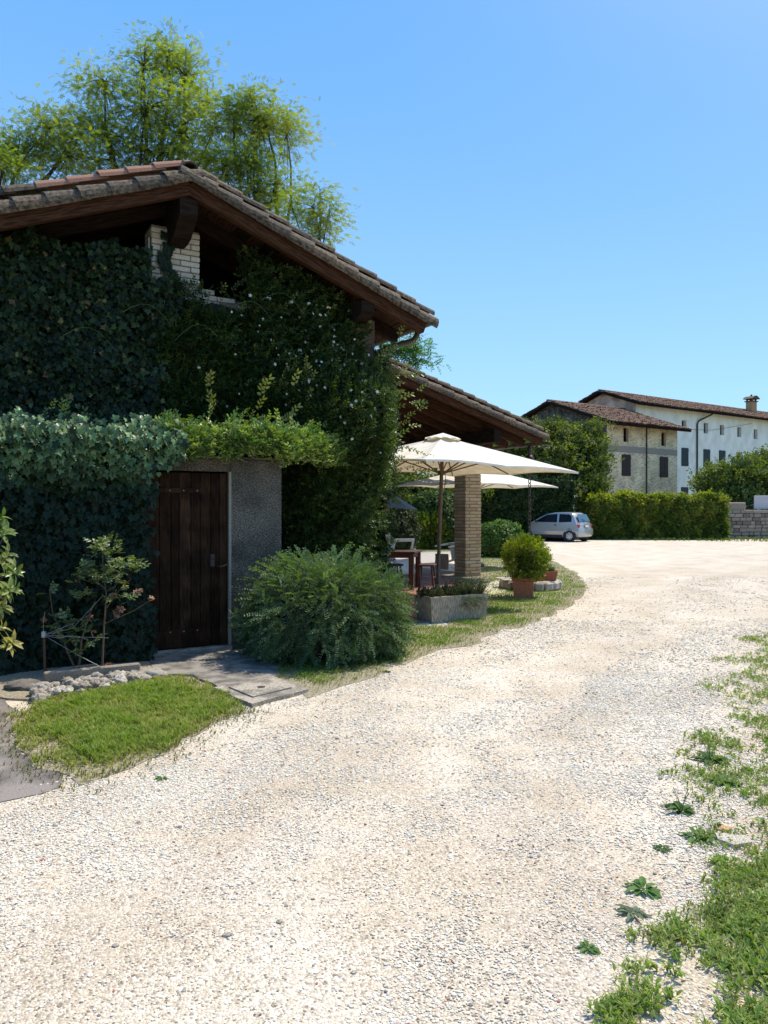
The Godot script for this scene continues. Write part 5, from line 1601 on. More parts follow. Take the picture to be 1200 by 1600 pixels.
func hedge(called: String, label: String, a: Vector3, b: Vector3, h: float, depth: float, green: Color, warm: Color, count: int, scale: Vector2, mat_key: String, sharp := 0.12) -> void:
	var o := thing(called, label, "hedge", a, 0.0)
	var ax := b - a
	var nrm := Vector3(-ax.z, 0, ax.x).normalized()
	if nrm.z < 0: nrm = -nrm
	var ln := ax.length()
	var d := ax / ln
	var s := Shape.new()
	s.box(ax * 0.5 + Vector3(0, h * 0.46, 0), Vector3(ln - 0.2, h * 0.86, depth * 0.62), Basis(d, Vector3.UP, d.cross(Vector3.UP)))
	part(o, "inner_growth", s.mesh(), M.undergrowth)
	var st := Shape.new()
	for k in int(ln / 0.5):
		var q := d * (k * 0.5 + 0.25)
		limb(st, q + Vector3(0, -0.05, 0), q + Vector3(rr(-0.2, 0.2), h * 0.7, rr(-0.2, 0.2)), 0.03, 0.012, 0.0, 5)
	part(o, "stems", st.mesh(), M.bark)
	var bags := [Bag.new(), Bag.new()]
	for k in count:
		var t := rng.randf() * ln
		var top := h * (0.96 + 0.09 * nz.get_noise_1d(t * 0.9 + a.x)) + 0.12 * nz.get_noise_1d(t * 4.0)
		var p: Vector3
		var face: Vector3
		var r := rng.randf()
		if r < 0.62:
			var y := rng.randf() * top
			p = d * t + nrm * (depth * 0.5 + sharp * 1.3 * nz.get_noise_2d(t * 1.5, y * 1.5) - 0.15 * pow(rng.randf(), 2.0)) + Vector3(0, y, 0)
			face = nrm
		elif r < 0.9:
			p = d * t + nrm * rr(-0.5, 0.5) * depth + Vector3(0, top + rr(-0.12, 0.10), 0)
			face = Vector3.UP
			if rng.randf() < 0.1: p.y += rr(0.0, 0.25)
		else:
			var e := 0.0 if rng.randf() < 0.5 else ln
			p = d * (e + rr(-0.15, 0.15)) + nrm * rr(-0.5, 0.5) * depth + Vector3(0, rng.randf() * top, 0)
			face = -d if e == 0.0 else d
		var bb := facing(face * 0.7 + rv(0.8) + Vector3(0, 0.1, 0), Vector3.UP + face * 0.5 + rv(0.6)).scaled(Vector3.ONE * rr(scale.x, scale.y))
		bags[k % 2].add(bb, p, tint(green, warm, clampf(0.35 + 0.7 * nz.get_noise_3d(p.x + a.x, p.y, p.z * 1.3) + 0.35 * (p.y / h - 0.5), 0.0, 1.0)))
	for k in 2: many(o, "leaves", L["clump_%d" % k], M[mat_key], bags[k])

func bush(called: String, label: String, cat: String, c: Vector3, r: Vector3, leaf_keys: Array, mat_key: String, scale: Vector2, green: Color, warm: Color, count: int, core := 0.72, group := "", foot := 0.0) -> Node3D:
	# a rounded shrub whose centre c stands above its foot on the ground
	var base := Vector3(c.x, foot, c.z)
	var o := thing(called, label, cat, base, 0.0, group)
	var s := Shape.new()
	var cy := c.y - foot
	var prof := []
	for k in 9:
		var a := -PI / 2 + PI * k / 8.0
		prof.append(Vector2(cos(a), sin(a)))
	s.lathe(prof, 14, Vector3.ZERO)
	for i in s.v.size():
		var q := s.v[i]
		s.v[i] = Vector3(0, cy, 0) + q * r * core * (1.0 + 0.18 * nz.get_noise_3d(q.x * 1.5, q.y * 1.5, q.z * 1.5 + c.x))
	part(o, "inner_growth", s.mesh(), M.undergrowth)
	s = Shape.new()
	for k in 7:
		limb(s, Vector3(rr(-0.05, 0.05), -0.02, rr(-0.05, 0.05)), Vector3(rr(-0.5, 0.5) * r.x, cy + rr(-0.2, 0.5) * r.y, rr(-0.5, 0.5) * r.z), 0.018, 0.006, 0.0, 5)
	part(o, "stems", s.mesh(), M.stem_brown)
	var bags := []
	for k in leaf_keys: bags.append(Bag.new())
	for k in count:
		var dir := Vector3(rng.randfn(), rng.randfn(), rng.randfn()).normalized()
		var lump := 1.0 + 0.22 * nz.get_noise_3d(dir.x * 1.6 + c.x, dir.y * 1.6, dir.z * 1.6) + 0.12 * nz.get_noise_3d(dir.x * 4.0, dir.y * 4.0, dir.z * 4.0 + c.z)
		var p := Vector3(0, cy, 0) + dir * r * lump * (1.0 - 0.30 * pow(rng.randf(), 2.0))
		if p.y < 0.01: continue
		bags[k % bags.size()].add(facing(dir + rv(0.55) + Vector3(0, 0.35, 0), Vector3.UP * 0.6 + dir + rv(0.4)).scaled(Vector3.ONE * rr(scale.x, scale.y)), p, tint(green, warm, clampf(0.4 + 0.9 * nz.get_noise_3d(p.x * 3.0, p.y * 3.0, p.z * 3.0 + c.x) + rr(-0.2, 0.2), 0.0, 1.0)))
	for k in bags.size(): many(o, "leaves", L[leaf_keys[k]], M[mat_key], bags[k])
	return o

func make_shrubs() -> void:
	# the cotoneaster beside the door
	var c := Vector3(-0.66, 0.37, -8.45)
	var r := Vector3(0.80, 0.58, 0.88)
	var o := thing("cotoneaster", "large arching grey green cotoneaster bush between door and gravel", "shrub", Vector3(c.x, 0, c.z))
	var s := Shape.new()
	var prof := []
	for k in 10:
		var a := -PI / 2 + PI * k / 9.0
		prof.append(Vector2(cos(a), sin(a)))
	s.lathe(prof, 18, Vector3.ZERO)
	for i in s.v.size():
		var q := s.v[i]
		s.v[i] = Vector3(0, 0.40, 0) + q * r * 0.80 * (1.0 + 0.15 * nz.get_noise_3d(q.x * 1.5, q.y * 1.5, q.z * 1.5))
	part(o, "inner_growth", s.mesh(), M.undergrowth)
	s = Shape.new()
	var bags := [Bag.new(), Bag.new(), Bag.new()]
	var gc := Color(0.075, 0.135, 0.062)
	var gw := Color(0.205, 0.270, 0.130)
	for k in 5600:
		var dir := Vector3(rng.randfn(), rng.randfn() * 0.9 + 0.15, rng.randfn()).normalized()
		var lump := 1.0 + 0.34 * nz.get_noise_3d(dir.x * 2.0, dir.y * 2.0, dir.z * 2.0 + 4.0) + 0.10 * nz.get_noise_3d(dir.x * 6.0, dir.y * 6.0, dir.z * 6.0)
		var p := Vector3(0, 0.40, 0) + dir * r * lump * (0.96 - 0.22 * pow(rng.randf(), 2.0))
		p.x += 0.25 * maxf(0.0, 0.4 - p.y) * signf(dir.x)
		if p.y < 0.02: continue
		var flow := Vector3(dir.x, 0, dir.z).normalized() * 0.8 + Vector3(0, 0.9 * dir.y - 0.55 * (1.0 - absf(dir.y)), 0) + rv(0.8)
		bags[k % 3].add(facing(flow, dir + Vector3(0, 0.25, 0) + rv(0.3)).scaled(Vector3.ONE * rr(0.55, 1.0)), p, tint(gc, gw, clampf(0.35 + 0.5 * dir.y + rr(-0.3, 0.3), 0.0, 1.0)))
	for k in 150:                                                      # long wild shoots
		var a := rr(-0.5, PI + 0.5)
		var dir := Vector3(cos(a) * rr(0.4, 1.2), rr(0.25, 1.1), sin(a) * 0.6 * rr(-1, 1) + 0.2)
		if k % 3 == 0: dir = Vector3(rr(0.7, 1.2), rr(-0.35, 0.55), rr(-0.2, 0.5))
		var p := Vector3(0, 0.45, 0) + dir.normalized() * r * 0.92
		bags[2].add(facing(dir, Vector3.UP + rv(0.3)).scaled(Vector3.ONE * rr(0.8, 1.35)), p, tint(gc, gw, 0.7))
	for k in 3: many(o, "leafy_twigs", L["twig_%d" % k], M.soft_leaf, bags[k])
	for k in 16:
		var a := rng.randf() * TAU
		limb(s, Vector3(rr(-0.1, 0.1), -0.03, rr(-0.1, 0.1)), Vector3(cos(a) * r.x * 0.7, rr(0.3, 0.75), sin(a) * r.z * 0.7), 0.014, 0.005, 0.12, 5)
	part(o, "branches", s.mesh(), M.stem_brown)

	# bush in the square pot, plants of the ring and of the planter
	var pot := ground(818, 934)
	bush("potted_bush", "bright yellow green bush growing in the square terracotta pot", "shrub", Vector3(pot.x + 0.05, 0.70, pot.z), Vector3(0.345, 0.36, 0.34), ["shoot_0", "shoot_1"], "soft_leaf", Vector2(0.6, 1.0), Color(0.145, 0.20, 0.025), Color(0.40, 0.40, 0.06), 1700, 0.66, "", 0.33)
	var hyd := ground(781, 870)
	bush("hydrangea_bush", "rounded mid green bush on the lawn right of the brick column", "shrub", Vector3(hyd.x, 0.55, hyd.z), Vector3(0.78, 0.62, 0.7), ["clump_0", "clump_1"], "soft_leaf", Vector2(0.8, 1.2), Color(0.075, 0.150, 0.030), Color(0.17, 0.25, 0.055), 1700, 0.76)
	var ysh := ground(672, 858)
	bush("golden_shrub", "sunlit yellow green shrub behind the table seen left of the parasol pole", "shrub", Vector3(ysh.x, 0.72, ysh.z), Vector3(0.75, 0.72, 0.7), ["shoot_0", "shoot_1"], "soft_leaf", Vector2(1.3, 2.0), Color(0.13, 0.19, 0.025), Color(0.33, 0.33, 0.055), 1700, 0.76)
	var dk := ground(620, 866)
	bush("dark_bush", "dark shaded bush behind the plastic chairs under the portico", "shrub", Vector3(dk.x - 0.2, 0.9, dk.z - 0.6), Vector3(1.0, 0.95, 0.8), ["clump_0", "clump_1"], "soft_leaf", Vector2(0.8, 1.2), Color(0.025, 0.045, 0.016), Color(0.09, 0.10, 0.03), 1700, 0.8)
	bush("corner_bush", "tall leafy bush behind the parasol pole at the lawn edge", "shrub", Vector3(2.2, 1.1, -31.0), Vector3(1.3, 1.15, 1.0), ["clump_0", "clump_1"], "soft_leaf", Vector2(1.0, 1.6), Color(0.04, 0.085, 0.022), Color(0.10, 0.13, 0.035), 2200, 0.8)
	var yl := ground(757, 853)
	o = thing("striped_yucca", "yellow striped sword leaved plant right of the brick column", "plant", Vector3(yl.x - 0.05, 0, yl.z))
	s = Shape.new()
	s.lathe([Vector2(0.0, 0.0), Vector2(0.07, 0.0), Vector2(0.06, 0.35), Vector2(0.0, 0.36)], 8)
	part(o, "stem", s.mesh(), M.stem_brown)
	for k in 26:
		s = Shape.new()
		var a := k * 2.4
		s.col = Color(0.40, 0.36, 0.07) if k % 3 else Color(0.14, 0.19, 0.05)
		s.leaf(Transform3D(facing(Vector3(cos(a), rr(0.3, 1.4), sin(a)), Vector3.UP), Vector3(0, 0.30 + 0.006 * k, 0)), rr(0.45, 0.65), 0.055, 0.3, 0.35)
		part(o, "leaf", s.mesh(), M.soft_leaf)

	# hedges
	hedge("leafy_hedge", "tall leafy hedge with bronze tips running right of the silver car", ground(925, 843) + Vector3(0, 0, -0.6), ground(1132, 843) + Vector3(0, 0, -0.5), 2.2, 1.3, Color(0.080, 0.140, 0.026), Color(0.36, 0.37, 0.07), 12500, Vector2(1.1, 1.8), "tree_leaf", 0.3)
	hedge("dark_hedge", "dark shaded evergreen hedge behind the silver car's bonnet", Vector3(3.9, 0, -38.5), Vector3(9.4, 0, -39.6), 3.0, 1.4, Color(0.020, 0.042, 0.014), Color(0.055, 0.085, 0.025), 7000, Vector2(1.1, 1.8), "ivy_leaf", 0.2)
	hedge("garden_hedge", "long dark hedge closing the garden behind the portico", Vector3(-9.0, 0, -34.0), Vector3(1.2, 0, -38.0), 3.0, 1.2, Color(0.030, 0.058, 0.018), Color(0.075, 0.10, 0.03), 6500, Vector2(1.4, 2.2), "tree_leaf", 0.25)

	# the rose and the laurel at the left
	make_rose()
	o = thing("laurel_shrub", "glossy laurel branch with yellowing leaves reaching in at the left edge", "shrub", Vector3(-3.05, 0, -5.45))
	s = Shape.new()
	var bag := Bag.new()
	for q in [[0.36, 1.48], [0.40, 1.34], [0.33, 1.20], [0.41, 1.08], [0.36, 0.98], [0.30, 0.80], [0.37, 0.70], [0.30, 1.56], [0.22, 1.3], [0.15, 1.1], [0.2, 0.9], [0.1, 1.45]]:
		var p := Vector3(q[0] - 0.02, q[1] - 0.08, rr(-0.1, 0.1))
		limb(s, Vector3(-0.15, 0.25 + q[1] * 0.35, 0), p, 0.008, 0.004, 0.0, 4)
		for k in 2:
			bag.add(facing(Vector3(0.7, rr(0.2, 0.9), rr(-0.4, 0.6)), Vector3.UP).scaled(Vector3.ONE * rr(0.9, 1.15)), p + rv(0.03), tint(Color(0.12, 0.175, 0.04), Color(0.34, 0.28, 0.07), pow(rng.randf(), 2.5)))
	for k in 420:
		var dir := Vector3(rng.randfn(), rng.randfn(), rng.randfn()).normalized()
		bag.add(facing(dir + Vector3(0, 0.5, 0), Vector3.UP + rv(0.3)).scaled(Vector3.ONE * rr(0.8, 1.1)), Vector3(-0.35, 0.95, -0.05) + dir * Vector3(0.52, 0.8, 0.5) * rr(0.7, 1.0), tint(Color(0.10, 0.16, 0.04), Color(0.26, 0.26, 0.06), pow(rng.randf(), 2.0)))
	limb(s, Vector3(-0.3, -0.05, 0), Vector3(-0.15, 0.95, 0), 0.03, 0.012)
	part(o, "branches", s.mesh(), M.stem_brown)
	many(o, "leaves", L["whorl"], M.glossy_leaf, bag)

func make_rose() -> void:
	var o := thing("rose_bush", "leggy rose bush with sparse sunlit leaves and withered blooms beside the door", "rose", ground(160, 1052))
	var d := 1920.0 / (1052.0 - 795.0)
	var p := func(px: float, py: float, dz := 0.0) -> Vector3: return at(px, py, d) - ground(160, 1052) + Vector3(0, 0, dz)
	var s := Shape.new()
	for q in [[[159, 1050, 0], [163, 985, 0.02], [166, 930, 0.0], [162, 890, 0.02], [160, 862, 0.0]], [[163, 975, 0], [185, 965, 0.08], [215, 952, 0.1], [240, 936, 0.12]], [[122, 1050, 0], [130, 1000, 0.05], [140, 965, 0.05], [148, 940, 0.0]],
			[[118, 1048, 0], [105, 1015, 0.02], [95, 985, 0], [82, 960, 0], [77, 920, 0]], [[165, 925, 0], [185, 915, 0.1], [198, 895, 0.15]], [[166, 950, 0], [180, 925, -0.1], [200, 905, -0.1]], [[164, 920, 0], [150, 900, 0.1], [140, 890, 0.1]], [[142, 962, 0], [115, 970, 0.1], [95, 985, 0.1]], [[125, 1020, 0], [118, 1000, 0.1], [112, 985, 0.1]]]:
		var pts := []
		for e in q: pts.append(p.call(e[0], e[1], e[2]))
		var r0 := 0.011 if q[0][1] > 1040 else 0.005
		s.tube(pts, [r0, r0 * 0.85, r0 * 0.6, r0 * 0.45], 6)
		if r0 > 0.01:
			for k in 22:                                                # thorns
				var t := rng.randf() * (pts.size() - 1.001)
				var b: Vector3 = pts[int(t)].lerp(pts[int(t) + 1], t - int(t))
				s.tube([b, b + Vector3(rr(-1, 1), 0.3, rr(-1, 1)).normalized() * 0.02], [0.003, 0.0004], 3, false)
	part(o, "stems", s.mesh(), M.stem_brown)
	var bag := Bag.new()
	for q in [[160, 855, 14, 30], [152, 862, 12, 18], [175, 855, 10, 12], [195, 880, 14, 24], [205, 888, 8, 14], [140, 885, 14, 20], [165, 888, 18, 26], [130, 900, 8, 12], [182, 905, 16, 18], [150, 905, 14, 16], [198, 933, 10, 10], [175, 935, 8, 8], [118, 932, 8, 8], [135, 930, 7, 8], [105, 975, 16, 16], [125, 985, 14, 14], [95, 975, 10, 8], [130, 1018, 8, 8], [110, 990, 12, 10], [85, 978, 6, 6], [78, 925, 5, 5], [145, 1000, 9, 8]]:
		for k in q[3]:
			var at_ = p.call(q[0] + rng.randfn() * q[2] * 0.5, q[1] + rng.randfn() * q[2] * 0.5, rr(-0.13, 0.13))
			bag.add(facing(Vector3(rr(-1, 1), rr(-0.3, 0.7), rr(-1, 1)), Vector3.UP + rv(0.5)).scaled(Vector3.ONE * rr(0.6, 1.05)), at_, tint(Color(0.14, 0.20, 0.09), Color(0.26, 0.27, 0.09), pow(rng.randf(), 2.0)))
	many(o, "leaves", L["rose_leaf"], M.glossy_leaf, bag)
	bag = Bag.new()
	for q in [[190, 952, 9], [196, 950, 8], [186, 958, 6], [222, 922, 6], [240, 935, 4], [73, 966, 6], [95, 990, 6], [143, 963, 6], [215, 925, 5], [127, 905, 4], [180, 930, 5], [175, 1038, 9], [180, 1045, 8], [150, 987, 3]]:
		for k in q[2]:
			bag.add(facing(rv(1.0), rv(1.0) + Vector3.UP).scaled(Vector3.ONE * rr(0.9, 1.7)), p.call(q[0], q[1], 0.08) + rv(0.02), tint(Color(0.22, 0.10, 0.06), Color(0.34, 0.22, 0.16), rng.randf()))
	many(o, "withered_blooms", L["flower"], M.petal, bag)

# ---- parasols ----------------------------------------------------------------------------------------------------
func make_parasol(label: String, at_: Vector3, turn: float, lean: float, half: float, hem: float, apex: float) -> Node3D:
	var o := thing("parasol", label, "parasol", at_, 0.0, "square cream parasols")
	o.basis = Basis(Vector3(0, 0, 1), lean) * Basis(Vector3.UP, turn)
	var c0 := Vector3(half, hem, 0)
	var c1 := Vector3(0, hem, -half)
	var top := Vector3(0, apex, 0)
	var s := Shape.new()
	s.grid(14, 12, func(i: int, j: int) -> Vector3:
		var a := i / 14.0
		var t := j / 12.0
		var e := c0.lerp(c1, a)
		var wave := absf(sin(a * TAU))
		e += Vector3(-1, 0, 1).normalized() * 0.05 * wave
		e.y += 0.035 * wave
		var q := top.lerp(e, 0.04 + 0.96 * t)
		q.y -= 0.05 * wave * t * (1.15 - t) * 3.0 - 0.02 * t * (1.0 - t)
		q.y += 0.012 * nz.get_noise_2d(a * 5.0, t * 2.5) * wave * t
		return q)
	var panel := s.mesh()
	s = Shape.new()
	for k in 14:
		var e := c0.lerp(c1, k / 14.0) + Vector3(-1, 0, 1).normalized() * 0.05 * absf(sin(k / 14.0 * TAU)) + Vector3(0, 0.035 * absf(sin(k / 14.0 * TAU)), 0)
		var f := c0.lerp(c1, (k + 1) / 14.0) + Vector3(-1, 0, 1).normalized() * 0.05 * absf(sin((k + 1) / 14.0 * TAU)) + Vector3(0, 0.035 * absf(sin((k + 1) / 14.0 * TAU)), 0)
		s.quad(e + Vector3(0.002, -0.03, 0), f + Vector3(0.002, -0.03, 0), f + Vector3(0.002, 0.003, 0), e + Vector3(0.002, 0.003, 0))
	var hemm := s.mesh()
	for k in 4:
		var x := Transform3D(Basis(Vector3.UP, k * PI / 2), Vector3.ZERO)
		var p := part(o, "canopy_panel", panel, M.canvas, x)
		part(p, "hem", hemm, M.canvas)
	s = Shape.new()
	s.grid(48, 4, func(i: int, j: int) -> Vector3:
		var a := TAU * i / 48.0
		var t := j / 4.0
		var r := 0.30 * t + 0.004
		return Vector3(cos(a) * r, apex + 0.075 - 0.115 * t + 0.022 * t * absf(sin(a * 6.0)) - 0.01, -sin(a) * r))
	part(o, "vent_cap", s.mesh(), M.canvas)
	s = Shape.new()
	s.tube([Vector3(0, 0.02, 0), Vector3(0, apex - 0.02, 0)], [0.032], 12)
	part(o, "pole", s.mesh(), M.pole_wood)
	s = Shape.new()
	s.box(Vector3(0, 0.045, 0), Vector3(0.5, 0.07, 0.5), Basis(), 0.015)
	s.lathe([Vector2(0.05, 0.08), Vector2(0.05, 0.30), Vector2(0.036, 0.30)], 12)
	part(o, "foot", s.mesh(), M.concrete)
	s = Shape.new()
	s.lathe([Vector2(0.033, hem - 0.10), Vector2(0.07, hem - 0.10), Vector2(0.07, hem - 0.04), Vector2(0.033, hem - 0.03)], 12)
	s.lathe([Vector2(0.033, apex - 0.10), Vector2(0.06, apex - 0.10), Vector2(0.06, apex - 0.06), Vector2(0.033, apex - 0.05)], 12)
	part(o, "hub", s.mesh(), M.pole_wood)
	for k in 8:
		var a := k * PI / 4
		var rad := half if k % 2 == 0 else half * 0.7071
		var tip := Vector3(cos(a) * rad, hem + (0.0 if k % 2 == 0 else 0.0), sin(a) * rad)
		var a0 := Vector3(cos(a) * 0.05, apex - 0.075, sin(a) * 0.05)
		s = Shape.new()
		s.tube([a0, a0.lerp(tip + Vector3(0, -0.02, 0), 0.97)], [0.014, 0.011], 6)
		var r := part(o, "rib", s.mesh(), M.pole_wood)
		s = Shape.new()
		s.tube([Vector3(cos(a) * 0.06, hem - 0.07, sin(a) * 0.06), a0.lerp(tip, 0.46) + Vector3(0, -0.015, 0)], [0.012], 6)
		part(r, "strut", s.mesh(), M.pole_wood)
	s = Shape.new()
	s.box(Vector3(-0.10, hem - 0.02, 0.06), Vector3(0.07, 0.06, 0.01), Basis(), 0.002)
	part(o, "tie_tag", s.mesh(), M.label_green)
	s = Shape.new()
	s.tube([Vector3(0.06, hem - 0.05, 0.03), Vector3(0.075, hem - 0.2, 0.03), Vector3(0.06, hem - 0.32, 0.03)], [0.006], 4)
	part(o, "cord", s.mesh(), M.pole_wood)
	return o

func make_grey_parasol() -> void:
	var o := thing("grey_parasol", "small blue grey parasol low behind the climbing jasmine", "parasol", Vector3(-0.12, 0, -19.6))
	o.basis = Basis(Vector3(0, 0, 1), -0.10)
	for k in 8:
		var a0 := TAU * k / 8.0
		var a1 := TAU * (k + 1) / 8.0
		var s := Shape.new()
		s.grid(5, 5, func(i: int, j: int) -> Vector3:
			var a := i / 5.0
			var t := 0.02 + 0.98 * j / 5.0
			var e := Vector3(cos(a0), 0, -sin(a0)).lerp(Vector3(cos(a1), 0, -sin(a1)), a) * 0.85
			return Vector3(e.x * t, 2.08 - 0.42 * t - 0.06 * sin(a * PI) * t * (1 - t), e.z * t))
		part(o, "canopy_panel", s.mesh(), M.canvas_grey)
	var s := Shape.new()
	s.tube([Vector3(0, 0.0, 0), Vector3(0, 2.12, 0)], [0.02], 8)
	part(o, "pole", s.mesh(), M.iron)

# ---- garden furniture --------------------------------------------------------------------------------------------
func make_table() -> void:
	var o := thing("table", "dark brown wooden table under the portico with plastic chairs tipped against it", "table", Vector3(0.57, 0.022, -14.75), 0.0)
	o.basis = Basis(Vector3(0.97, 0, 0.243), Vector3.UP, Vector3(-0.243, 0, 0.97))
	var s := Shape.new()
	for k in 5:
		s = Shape.new()
		s.box(Vector3(-0.78, 0.735, -0.09 - k * 0.155), Vector3(1.6, 0.035, 0.15), Basis(), 0.004)
		part(o, "plank", s.mesh(), M.table_wood)
	s = Shape.new()
	s.box(Vector3(-0.78, 0.67, -0.08), Vector3(1.36, 0.09, 0.025))
	s.box(Vector3(-0.78, 0.67, -0.72), Vector3(1.36, 0.09, 0.025))
	s.box(Vector3(-0.06, 0.67, -0.40), Vector3(0.025, 0.09, 0.55))
	s.box(Vector3(-1.50, 0.67, -0.40), Vector3(0.025, 0.09, 0.55))
	part(o, "apron", s.mesh(), M.table_wood)
	for x in [-0.06, -1.50]:
		for z in [-0.08, -0.72]:
			s = Shape.new()
			s.box(Vector3(x, 0.357, z), Vector3(0.095, 0.714, 0.095), Basis(), 0.006)
			part(o, "leg", s.mesh(), M.table_wood)
	var q := thing("stool", "low dark topped stool in front of the table's left side", "stool", Vector3(0.18, 0.022, -15.55), 0.3, "stools at the table")
	for k in 4:
		var sx := -1.0 if k % 2 else 1.0
		var sz := -1.0 if k < 2 else 1.0
		s = Shape.new()
		s.tube([Vector3(sx * 0.17, 0, sz * 0.15), Vector3(sx * 0.12, 0.43, sz * 0.10)], [0.022, 0.02], 6)
		part(q, "leg", s.mesh(), M.table_wood)
	s = Shape.new()
	s.box(Vector3(0, 0.445, 0), Vector3(0.36, 0.04, 0.32), Basis(), 0.012)
	part(q, "seat", s.mesh(), M.stool_top)
	s = Shape.new()
	for sx in [-1.0, 1.0]: s.box(Vector3(sx * 0.145, 0.2, 0), Vector3(0.025, 0.03, 0.24))
	part(q, "stretcher", s.mesh(), M.table_wood)
	var q2 := dup(q, Vector3(0.86, 0.022, -15.5), -0.25, "brown stool standing right of the table legs beside the parasol pole")
	for ch in q2.get_children():
		if ch.name.begins_with("seat"): ch.material_override = M.table_wood

func make_chair(label: String) -> Node3D:
	var o := thing("garden_chair", label, "chair", Vector3.ZERO, 0.0, "white plastic garden chairs")
	var s := Shape.new()
	s.grid(8, 8, func(i: int, j: int) -> Vector3:
		var x := lerpf(-0.23, 0.23, i / 8.0)
		var t := j / 8.0
		return Vector3(x, 0.43 - 0.03 * sin(PI * i / 8.0) - 0.03 * t, 0.24 - 0.46 * t))
	s.box(Vector3(0, 0.415, 0.235), Vector3(0.46, 0.05, 0.02), Basis(), 0.006)
	part(o, "seat", s.mesh(), M.white_plastic)
	s = Shape.new()
	var lean := Basis(Vector3.RIGHT, -0.25)
	for x in [-0.205, 0.205]: s.box(Vector3(x, 0.63, -0.265), Vector3(0.05, 0.46, 0.022), lean, 0.006)
	s.box(Vector3(0, 0.845, -0.315), Vector3(0.45, 0.075, 0.024), lean, 0.008)
	s.box(Vector3(0, 0.50, -0.228), Vector3(0.40, 0.13, 0.022), lean, 0.006)
	part(o, "backrest", s.mesh(), M.white_plastic)
	for sx in [-1.0, 1.0]:
		s = Shape.new()
		s.box(Vector3(sx * 0.265, 0.645, -0.03), Vector3(0.06, 0.025, 0.46), Basis(), 0.008)
		part(o, "armrest", s.mesh(), M.white_plastic)
		for sz in [-1.0, 1.0]:
			s = Shape.new()
			s.tube([Vector3(sx * 0.27, 0.0, sz * 0.255), Vector3(sx * 0.245, 0.43, sz * 0.215), Vector3(sx * 0.262, 0.64, sz * 0.20 - 0.02)], [0.020, 0.030, 0.018], 6)
			part(o, "leg", s.mesh(), M.white_plastic)
	return o

func make_chairs() -> void:
	var a := make_chair("white plastic armchair tipped forward against the far side of the table")
	a.transform = Transform3D(Basis(Vector3.UP, 0.35) * Basis(Vector3.RIGHT, 0.75), Vector3(0.30, 0.12, -16.2))
	var b := dup(a, Vector3.ZERO, 0.0, "white plastic armchair further left tipped against the table behind the jasmine")
	b.transform = Transform3D(Basis(Vector3.UP, 0.15) * Basis(Vector3.RIGHT, 0.55), Vector3(-0.12, 0.16, -16.4))
	var c := dup(a, Vector3.ZERO, 0.0, "white plastic chair tipped over on its back between parasol pole and brick column")
	c.transform = Transform3D(Basis(Vector3.UP, -1.0) * Basis(Vector3.RIGHT, -1.35), Vector3(1.46, 0.42, -18.9))
	var s := Shape.new()
	s.grid(6, 6, func(i: int, j: int) -> Vector3: return Vector3(lerpf(-0.18, 0.18, i / 6.0), lerpf(0.08, 0.46, j / 6.0), 0.012 * sin(i * 1.3 + j)))
	tag(part(self, "brown_cloth", s.mesh(), M.cloth_brown, Transform3D(Basis(Vector3.UP, -0.5), Vector3(1.40, 0.05, -18.6))), "brown cloth hanging over the tipped plastic chair", "cloth")

# ---- pots and planters -------------------------------------------------------------------------------------------
func trough(s: Shape, top: Vector2, bottom: Vector2, h: float, wall: float) -> void:
	var f := func(w: Vector2, y: float) -> Array: return [Vector3(-w.x, y, w.y), Vector3(w.x, y, w.y), Vector3(w.x, y, -w.y), Vector3(-w.x, y, -w.y)]
	var b: Array = f.call(bottom * 0.5, 0.0)
	var t: Array = f.call(top * 0.5, h)
	var i: Array = f.call(top * 0.5 - Vector2(wall, wall), h)
	var l: Array = f.call(top * 0.5 - Vector2(wall, wall), h - 0.06)
	for k in 4:
		var n := (k + 1) % 4
		s.quad(b[k], b[n], t[n], t[k])
		s.quad(t[k], t[n], i[n], i[k])
		s.quad(i[k], i[n], l[n], l[k])
	s.quad(b[3], b[2], b[1], b[0])

func soil_in(o: Node3D, size: Vector2, y: float) -> void:
	var s := Shape.new()
	s.box(Vector3(0, y - 0.02, 0), Vector3(size.x, 0.04, size.y))
	part(o, "soil", s.mesh(), M.soil)

